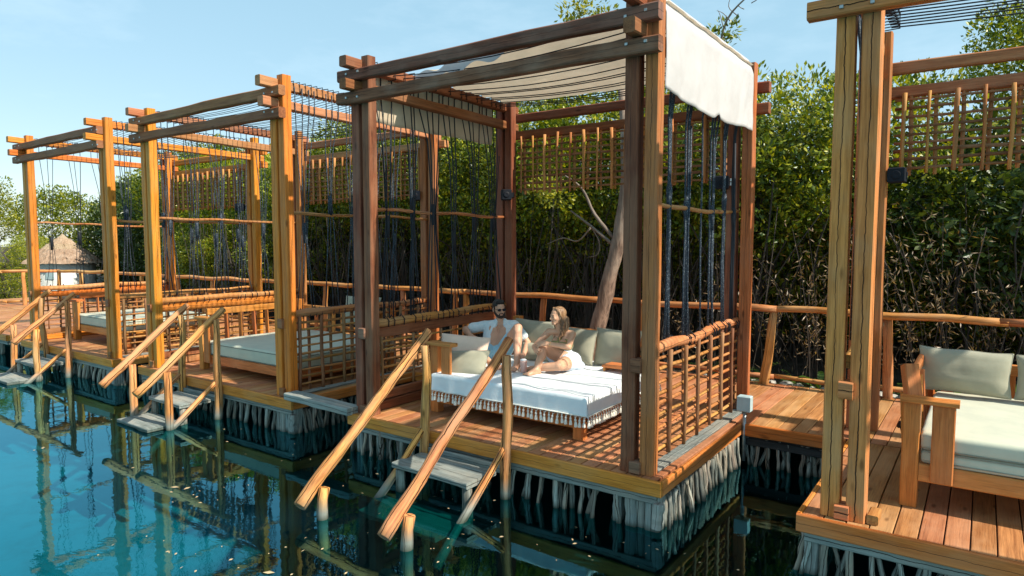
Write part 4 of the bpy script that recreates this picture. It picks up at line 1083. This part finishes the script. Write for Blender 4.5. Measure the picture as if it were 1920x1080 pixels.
def trunk_mesh(seed, H, r=.06):
    rr = random.Random(seed); vs = []; fs = []
    p = [Vector((.12 * noise.noise(Vector((seed, i * .5, 0))) * i * .5, .12 * noise.noise(Vector((seed, 9, i * .5))) * i * .5, H * i / 6)) for i in range(7)]
    tube(vs, fs, p, [r * (1.25 - .11 * i) for i in range(7)], 7, seed, .2)
    for k in range(6):
        i = rr.randint(3, 6); b = p[i]; a = rr.uniform(0, 6.28); L = rr.uniform(.6, 1.2)
        q = [b + Vector((math.cos(a) * L * t, math.sin(a) * L * t, L * .7 * t - .2 * t * t)) for t in (0, .35, .7, 1)]
        tube(vs, fs, q, [r * .5, r * .4, r * .28, r * .15], 5, seed + k, .2)
    return mesh('trunk', vs, fs, 'root', True)
trunks = [trunk_mesh(i, 2.8, .055) for i in range(3)]
def tree(name, label, x, y, zc, sx, sz, kind='n', group=None, rot=None, tilt=0.):
    t = thing(name, label, 'tree', (x, y, -.15), group)
    pool = {'n': crowns, 'y': crowns_y, 'f': crowns_far, 'd': crowns_dark}[kind]
    me = rnd.choice(pool); a = rnd.uniform(0, 6.28) if rot is None else rot
    # keep the crown's long axis along the row: rotate by 0 or 180 degrees with a little play
    a = rnd.choice((0, math.pi)) + rnd.uniform(-.35, .35)
    link('crown', me, t, Matrix.Translation((x, y, zc)) @ Matrix.Rotation(a, 4, 'Z') @ Matrix.Rotation(tilt, 4, 'Y') @ Matrix.Diagonal((sx, sx, sz, 1)))
    link('trunk', rnd.choice(trunks), t, Matrix.Translation((x, y, -.2)) @ Matrix.Rotation(rnd.uniform(0, 6), 4, 'Z') @ Matrix.Diagonal((1, 1, max(.6, zc / 2.8), 1)))
    return t
GT = 'mangrove trees behind the walkway railing'
front = [
    (3.9, 11.6, 3.5, 1.15, 1.1, 'n', 'mangrove bush at the far right edge, behind the nearest cabana\'s hanging lattice'),
    (1.9, 12.2, 2.45, 1.2, .95, 'n', 'mangrove tree seen through the hanging lattice of the nearest cabana'),
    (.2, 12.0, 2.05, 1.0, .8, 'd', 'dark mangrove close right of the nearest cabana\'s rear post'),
    (-1.5, 11.8, 2.95, 1.15, 1.15, 'n', 'glossy green mangrove rising between the two right-hand cabanas'),
    (-3.1, 11.5, 3.15, 1.15, 1.15, 'n', 'bright green mangrove right of the canopied cabana\'s rear post'),
    (-4.7, 11.5, 3.3, 1.15, 1.1, 'n', 'mangrove behind the hanging lattice of the canopied cabana, right part'),
    (-6.3, 11.4, 3.3, 1.1, 1.15, 'n', 'mangrove behind the hanging lattice of the canopied cabana, left part'),
    (-8.0, 11.4, 3.25, 1.1, 1.2, 'n', 'sunlit mangrove seen left of the canopied cabana\'s left rear post'),
    (-9.7, 11.6, 3.4, 1.15, 1.15, 'n', 'mangrove seen between the ropes in the gap of the two middle cabanas'),
    (-11.5, 11.6, 3.5, 1.15, 1.15, 'n', 'mangrove right behind the open rope roof cabana\'s lattice'),
    (-13.3, 11.9, 3.4, 1.2, 1.15, 'n', 'mangrove left behind the open rope roof cabana\'s lattice'),
    (-15.6, 12.0, 3.2, 1.2, 1.15, 'n', 'mangrove behind the right rear post of the farthest cabana'),
    (-18.2, 12.2, 3.1, 1.3, 1.15, 'n', 'mangrove behind the middle of the farthest cabana'),
    (-21.2, 12.8, 3.6, 1.45, 1.2, 'n', 'rounded mangrove just right of the thatched hut'),
    (-25.6, 14.0, 3.6, 1.5, 1.3, 'n', 'mangrove arching over the thatched hut from the right'),
    (-38.0, 19.0, 3.9, 1.9, 1.6, 'y', 'yellow green tree behind the thatched hut'),
    (-34.2, 9.6, 3.2, 1.2, 1.1, 'y', 'yellow leaved tree in front left of the thatched hut'),
    (-36.5, 8.6, 3.0, 1.7, 1.4, 'y', 'yellowish bush tree beyond the railing at the left edge'),
]
for x, y, zc, sx, sz, k, lab in front: tree('mangrove_tree', lab, x, y, zc, sx, sz, k, GT)
# shrubs that close the wall lower down
low = [(-15.0, 11.2, 1.6), (-17.5, 11.3, 1.6), (-20., 11.6, 1.5), (-22.6, 12.2, 1.6), (-27.5, 15.5, .8), (-39, 10.5, .8), (-34.5, 7.0, .2), (-30.5, 9.3, -.1), (-42, 14., 1.2)]
for i, (x, y, z) in enumerate(low): tree('mangrove_shrub', 'low leafy shrub filling the space under the mangroves left of the middle cabanas', x, y, z, .95, .85, 'y' if x < -24 else 'n', 'low shrubs under the left mangroves')
for i in range(15):
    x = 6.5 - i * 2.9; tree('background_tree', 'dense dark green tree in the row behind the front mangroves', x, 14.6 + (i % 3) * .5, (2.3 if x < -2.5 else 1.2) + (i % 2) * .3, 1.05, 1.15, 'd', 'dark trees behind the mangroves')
for i in range(14):
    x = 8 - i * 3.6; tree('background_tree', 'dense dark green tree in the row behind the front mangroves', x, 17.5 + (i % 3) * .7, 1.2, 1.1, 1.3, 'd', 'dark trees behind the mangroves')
for i, (x, y, zc, s) in enumerate([(.75, 13.0, 4.75, .50), (-6.6, 16.8, 5.2, .62), (-13.5, 15.5, 3.7, .8), (-17.5, 16, 3.3, .8), (-60, 22, 3.2, 1.4), (-68, 34, 3.5, 1.6), (-52, 13, 2.6, 1.2), (-78, 20, 3.6, 1.6)]):
    labs = ['tall leafy tree top rising above the nearest cabana\'s rear beams at the right edge', 'small tree top just showing over the canopy cloth', 'tree top behind the open rope roof cabana', 'tree top behind the farthest cabana', 'far tree at the left horizon', 'hazy tree farthest away at the left edge', 'yellowish far tree left of the hut', 'dull far tree at the very left']
    tree('background_tree', labs[i], x, y, zc, s, s, 'f' if i < 4 else 'y' if i in (6,) else 'f', GT)

for i, (x, zc) in enumerate([(-3.0, 1.5), (-1.4, 1.35), (.3, 1.3), (1.9, 1.4), (3.6, 1.5), (-5.2, 1.9), (-7.4, 1.9), (-9.6, 1.9)]):
    tree('mangrove_shrub', 'dark leafy shrub in the deep shade under the mangroves behind the walkway railing', x, 12.5, zc, 1.0, .8, 'n', 'dark shrubs in the shade behind the railing')
# leaning trunk beside the bed, with pale dead branches
lt = thing('leaning_tree', 'leaning bare tree trunk standing behind the bed\'s sage cushions, pale dead branches', 'tree', (-5.2, 9.1, 0))
def br(name, pts, rads, mat='branch', n=8, parent=lt, lump=.25):
    m, L = frame(pts[0], pts[-1]); mi = m.inverted(); vs = []; fs = []
    # smooth the polyline
    P = [Vector(p) for p in pts]; Q = []; W_ = []
    for i in range(len(P) - 1):
        for k in range(4):
            t = k / 4; a = P[max(i - 1, 0)]; b = P[i]; c = P[i + 1]; d = P[min(i + 2, len(P) - 1)]
            Q.append(.5 * ((2 * b) + (c - a) * t + (2 * a - 5 * b + 4 * c - d) * t * t + (3 * b - a - 3 * c + d) * t ** 3)); W_.append(rads[i] + (rads[i + 1] - rads[i]) * t)
    Q.append(P[-1]); W_.append(rads[-1])
    tube(vs, fs, [mi @ q for q in Q], W_, n, rnd.uniform(0, 50), lump)
    return link(name, mesh(name, vs, fs, mat, True), parent, m)
br('trunk', [(-4.95, 9.12, 0), (-4.86, 9.1, .6), (-4.68, 9.1, 1.35), (-4.50, 9.1, 2.05), (-4.42, 9.15, 2.9), (-4.55, 9.3, 3.8), (-4.8, 9.6, 4.7), (-5.1, 9.9, 5.4)], [.15, .125, .11, .10, .09, .07, .05, .03], 'bark', 12)
br('branch', [(-4.55, 9.08, 1.95), (-4.85, 8.95, 2.35), (-5.05, 8.9, 2.75), (-5.4, 8.85, 3.0)], [.032, .026, .018, .007])
br('branch', [(-4.6, 9.06, 1.9), (-4.95, 8.95, 2.2), (-5.25, 8.9, 2.42)], [.028, .02, .01])
br('branch', [(-4.95, 9.0, 2.15), (-5.2, 9.05, 1.95), (-5.5, 9.1, 2.0), (-5.8, 9.1, 1.9)], [.014, .012, .009, .005])
br('branch', [(-4.95, 8.97, 2.2), (-4.8, 9.0, 1.95), (-4.82, 9.0, 1.75), (-5.0, 9.0, 1.7)], [.013, .011, .009, .004])
br('branch', [(-4.9, 9.65, 4.8), (-5.3, 9.8, 5.2), (-5.5, 9.8, 5.5)], [.03, .02, .008])
def mini_crown(seed, c, rx, rz, n, mat='leaf', parent=lt, L=.09, per=30, cr=.18):
    me = crown_mesh(seed, rx, rx, rz, n, per, L, mat, cr); me.name = 'foliage'; return link('foliage', me, parent, Matrix.Translation(Vector(c)))
mini_crown(301, (-5.5, 9.9, 5.62), .42, .22, 26, 'leaf_yellow')
mini_crown(302, (-6.1, 9.9, 5.05), .35, .16, 18, 'leaf')
mini_crown(303, (-5.55, 9.0, 2.75), .35, .16, 16, 'leaf_yellow', L=.08)
# bare twig reaching up over the right side of the canopy
tw = thing('bare_branch_tree', 'thin bare twiggy branch sticking up over the right end of the canopy', 'tree', (-3.5, 10.6, 0))
br('trunk', [(-3.3, 10.9, 0), (-3.35, 10.8, 2.5), (-3.55, 10.7, 4.3), (-3.5, 10.6, 5.25), (-3.15, 10.5, 5.62), (-2.75, 10.5, 5.75)], [.06, .05, .035, .02, .011, .004], parent=tw)
for k in range(7):
    t = k / 6; b = Vector((-3.5 + .65 * t, 10.6 - .05 * t, 5.3 + .4 * t)); br('twig', [b, b + Vector((rnd.uniform(-.15, .1), 0, rnd.uniform(.05, .25))), b + Vector((rnd.uniform(-.25, .2), 0, rnd.uniform(.15, .42)))], [.008, .006, .002], parent=tw, n=5)
mini_crown(305, (-3.55, 10.7, 5.2), .22, .14, 7, 'leaf', tw)

# tangle of thin aerial roots under the mangroves
def roots():
    r = random.Random(5); vs = []; fs = []
    def stick(x, y, z0, z1, lean, rad, arc):
        pts = []
        for i in range(5): t = i / 4; pts.append(Vector((x + lean * t + arc * math.sin(t * 3.1), y + .15 * math.sin(t * 2 + x * 5), z0 + (z1 - z0) * t)))
        tube(vs, fs, pts, rad, 4, 0, 0, False)
    for i in range(1500):
        x = r.uniform(-19, 4.5); y = r.uniform(10.0, 12.6)
        if -3.2 < x and r.random() < .6: continue
        z1 = r.uniform(1.2, 2.9); stick(x, y, -.2, z1, r.gauss(0, .45), r.choice((.003, .004, .006, .008, .013)), r.gauss(0, .16))
    for i in range(160):
        x = r.uniform(-19, 4.5); y = r.uniform(10.4, 12); stick(x, y, r.uniform(.4, 1.5), r.uniform(1.6, 2.6), r.uniform(-1, 1), r.uniform(.006, .012), r.gauss(0, .2))
    o = link('mangrove_roots', mesh('mangrove_roots', vs, fs, 'root')); o['kind'] = 'stuff'
    tag(o, 'tangle of thin grey aerial roots in the dark under the mangroves', 'roots')
roots()
# dry bamboo
def bamboo(label, x, y, n, H, seed, green=False):
    r = random.Random(seed); t = thing('dry_bamboo', label, 'bamboo', (x, y, -.1), 'dry bamboo clumps behind the railing')
    vs = []; fs = []; lv = []; lf = []
    for i in range(n):
        bx = x + r.gauss(0, .28); by = y + r.gauss(0, .18); a = r.uniform(0, 6.28); o = r.uniform(.2, 1.0); h = H * r.uniform(.5, 1.1)
        pts = [Vector((bx + math.cos(a) * o * q * q, by + math.sin(a) * o * .6 * q * q - .1 * q, -.15 + h * q - .12 * q * q)) for q in (0, .25, .5, .75, 1)]
        tube(vs, fs, pts, [.006, .006, .005, .004, .002], 5, 0, 0)
        for k in range(52):
            q = r.uniform(.25, 1.05); i0 = min(3, int(q * 4)); p = pts[i0].lerp(pts[i0 + 1], min(1, q * 4 - i0)) + rv(r) * .17
            d = (rv(r).normalized() + Vector((0, 0, -.55))).normalized(); l = r.uniform(.05, .11); leaf_quads(lv, lf, p, d, rv(r).normalized(), l, .016)
    link('stems', mesh('stems', vs, fs, 'root'), t); link('leaves', mesh('leaves', lv, lf, 'leaf_yellow' if green else 'leaf_dry'), t)
bamboo('dry brown bamboo clump just right of the canopied cabana', -2.3, 10.0, 8, 2.3, 1)
bamboo('dry feathery bamboo clump close left of the nearest cabana\'s front posts', -1.45, 9.95, 14, 2.3, 2)
bamboo('dry bamboo clump just right of the nearest cabana\'s rear post', -.55, 10.0, 13, 2.5, 3)
bamboo('sparse dry bamboo clump above the first sofa cushion at the right', .35, 10.3, 8, 2.1, 4)
bamboo('dry bamboo clump at the right edge above the railing', 1.25, 10.0, 14, 2.3, 5)
bamboo('dry twiggy clump behind the ropes of the canopied cabana', -3.6, 10.2, 8, 2.2, 6)
bamboo('greenish bamboo clump high at the right edge of the photo', .95, 10.2, 10, 3.0, 7, True)
# broad leaved plants and ferns
def blade_plant(name, label, cat, x, y, n, L, Wd, seed, mat='fern', z=-.1, fern=False):
    r = random.Random(seed); t = thing(name, label, cat, (x, y, z)); 
    for i in range(n):
        a = r.uniform(0, 6.28); el = r.uniform(.5, 1.25); l = L * r.uniform(.7, 1.15); vs = []; fs = []; K = 9
        for k in range(K + 1):
            q = k / K; p = Vector((math.cos(a) * math.cos(el) * l * q * (1 + .3 * q), math.sin(a) * math.cos(el) * l * q * (1 + .3 * q), math.sin(el) * l * q - .42 * l * q ** 2.4)); s = Vector((-math.sin(a), math.cos(a), 0))
            if fern:
                if k:
                    for sg in (-1, 1): leaf_quads(vs, fs, p, (s * sg + Vector((math.cos(a), math.sin(a), 0)) * .35).normalized(), Vector((0, 0, 1)), Wd * math.sin(math.pi * min(.97, q * .8 + .15)), Wd * .22)
            else:
                w_ = (Wd / 2) * math.sin(math.pi * max(0.03, min(.97, (q - .15) / .85))) if q > .2 else .006
                vs += [p - s * w_ + Vector((0, 0, w_ * .35)), p, p + s * w_ + Vector((0, 0, w_ * .35))]
                if k: b = 3 * k; fs += [(b - 3, b - 2, b + 1, b), (b - 2, b - 1, b + 2, b + 1)]
        o = link('frond' if fern else 'blade', mesh('frond' if fern else 'blade', [v + Vector((x, y, z)) for v in vs], fs, mat, not fern), t)
    return t
blade_plant('broad_leaf_plant', 'big round leaved plant behind the railing above the right sofa cushion', 'plant', -.1, 9.75, 5, 1.15, .30, 3)
blade_plant('broad_leaf_plant', 'spiky green plant just over the top of the right sofa cushion', 'plant', .1, 9.62, 8, .75, .09, 4)
blade_plant('broad_leaf_plant', 'small strap leaved plant below the railing left of the nearest posts', 'plant', -1.75, 9.62, 7, .48, .09, 5)
blade_plant('fern', 'fern low behind the railing between the slanted rail post and the canopied cabana', 'fern', -2.65, 9.65, 9, .62, .12, 6, fern=True)
blade_plant('fern', 'fern below the railing right of the nearest cabana\'s rear post', 'fern', -.62, 9.62, 10, .62, .12, 7, fern=True)
blade_plant('fern', 'dark fern behind the railing near the right lattice of the canopied cabana', 'fern', -3.2, 9.65, 9, .6, .12, 8, fern=True)
blade_plant('fern', 'fern between the slanted rail post and the nearest cabana\'s posts', 'fern', -2.05, 9.7, 9, .5, .11, 9, fern=True)
blade_plant('fern', 'fern at the foot of the left railing in front of the hut', 'fern', -27.5, 9.4, 9, .9, .2, 10, 'leaf_yellow', -.3, True)
# rocks along the far edge of the walkway
r5 = random.Random(3)
for i in range(26):
    x = -3.3 + i * .16 + r5.uniform(-.04, .04)
    if x > .9: break
    c = Vector((x, 9.53 + r5.uniform(-.03, .05), -.04)); vs = []; fs = []; s = r5.uniform(.045, .085)
    B_ = Body(); B_.ell((0, 0, 0), s * r5.uniform(.9, 1.4), s, s * .8, n=9)
    vs = [v * (1 + .35 * noise.noise(v * 22 + Vector((i, 0, 0)))) for v in B_.v]
    o = link('rock', mesh('rock', vs, B_.f, 'rock', False), None, Matrix.Translation(c)); tag(o, 'fist sized pale rock in the row along the walkway\'s rear edge', 'rock', 'rocks along the rear edge of the walkway')
# litter on the water
def litter():
    r = random.Random(8); vs = []; fs = []
    for i in range(480):
        if r.random() < .6: x = r.uniform(-6.5, 0); y = r.uniform(1.2, 4.8)
        else: x = r.uniform(-16, -1); y = r.uniform(.5, 4.9)
        if noise.noise(Vector((x * .9, y * .9, 0))) < -.12: continue
        a = r.uniform(0, 6.28); l = r.uniform(.006, .022) if r.random() < .95 else r.uniform(.03, .05); c = Vector((x, y, WZ + .005)); d = Vector((math.cos(a), math.sin(a), 0)); s = Vector((-d.y, d.x, 0)); b = len(vs)
        vs += [c - d * l, c + s * l * .4 + Vector((0, 0, .004)), c + d * l, c - s * l * .4]; fs.append((b, b + 3, b + 2, b + 1))
    o = link('floating_leaves', mesh('floating_leaves', vs, fs, 'deadleaf')); o['kind'] = 'stuff'; tag(o, 'scattered fallen leaves and specks floating on the dark water', 'fallen leaves')
litter()
print('objects', len(bpy.data.objects), 'tris', sum(len(m.polygons) for m in bpy.data.meshes) * 2)
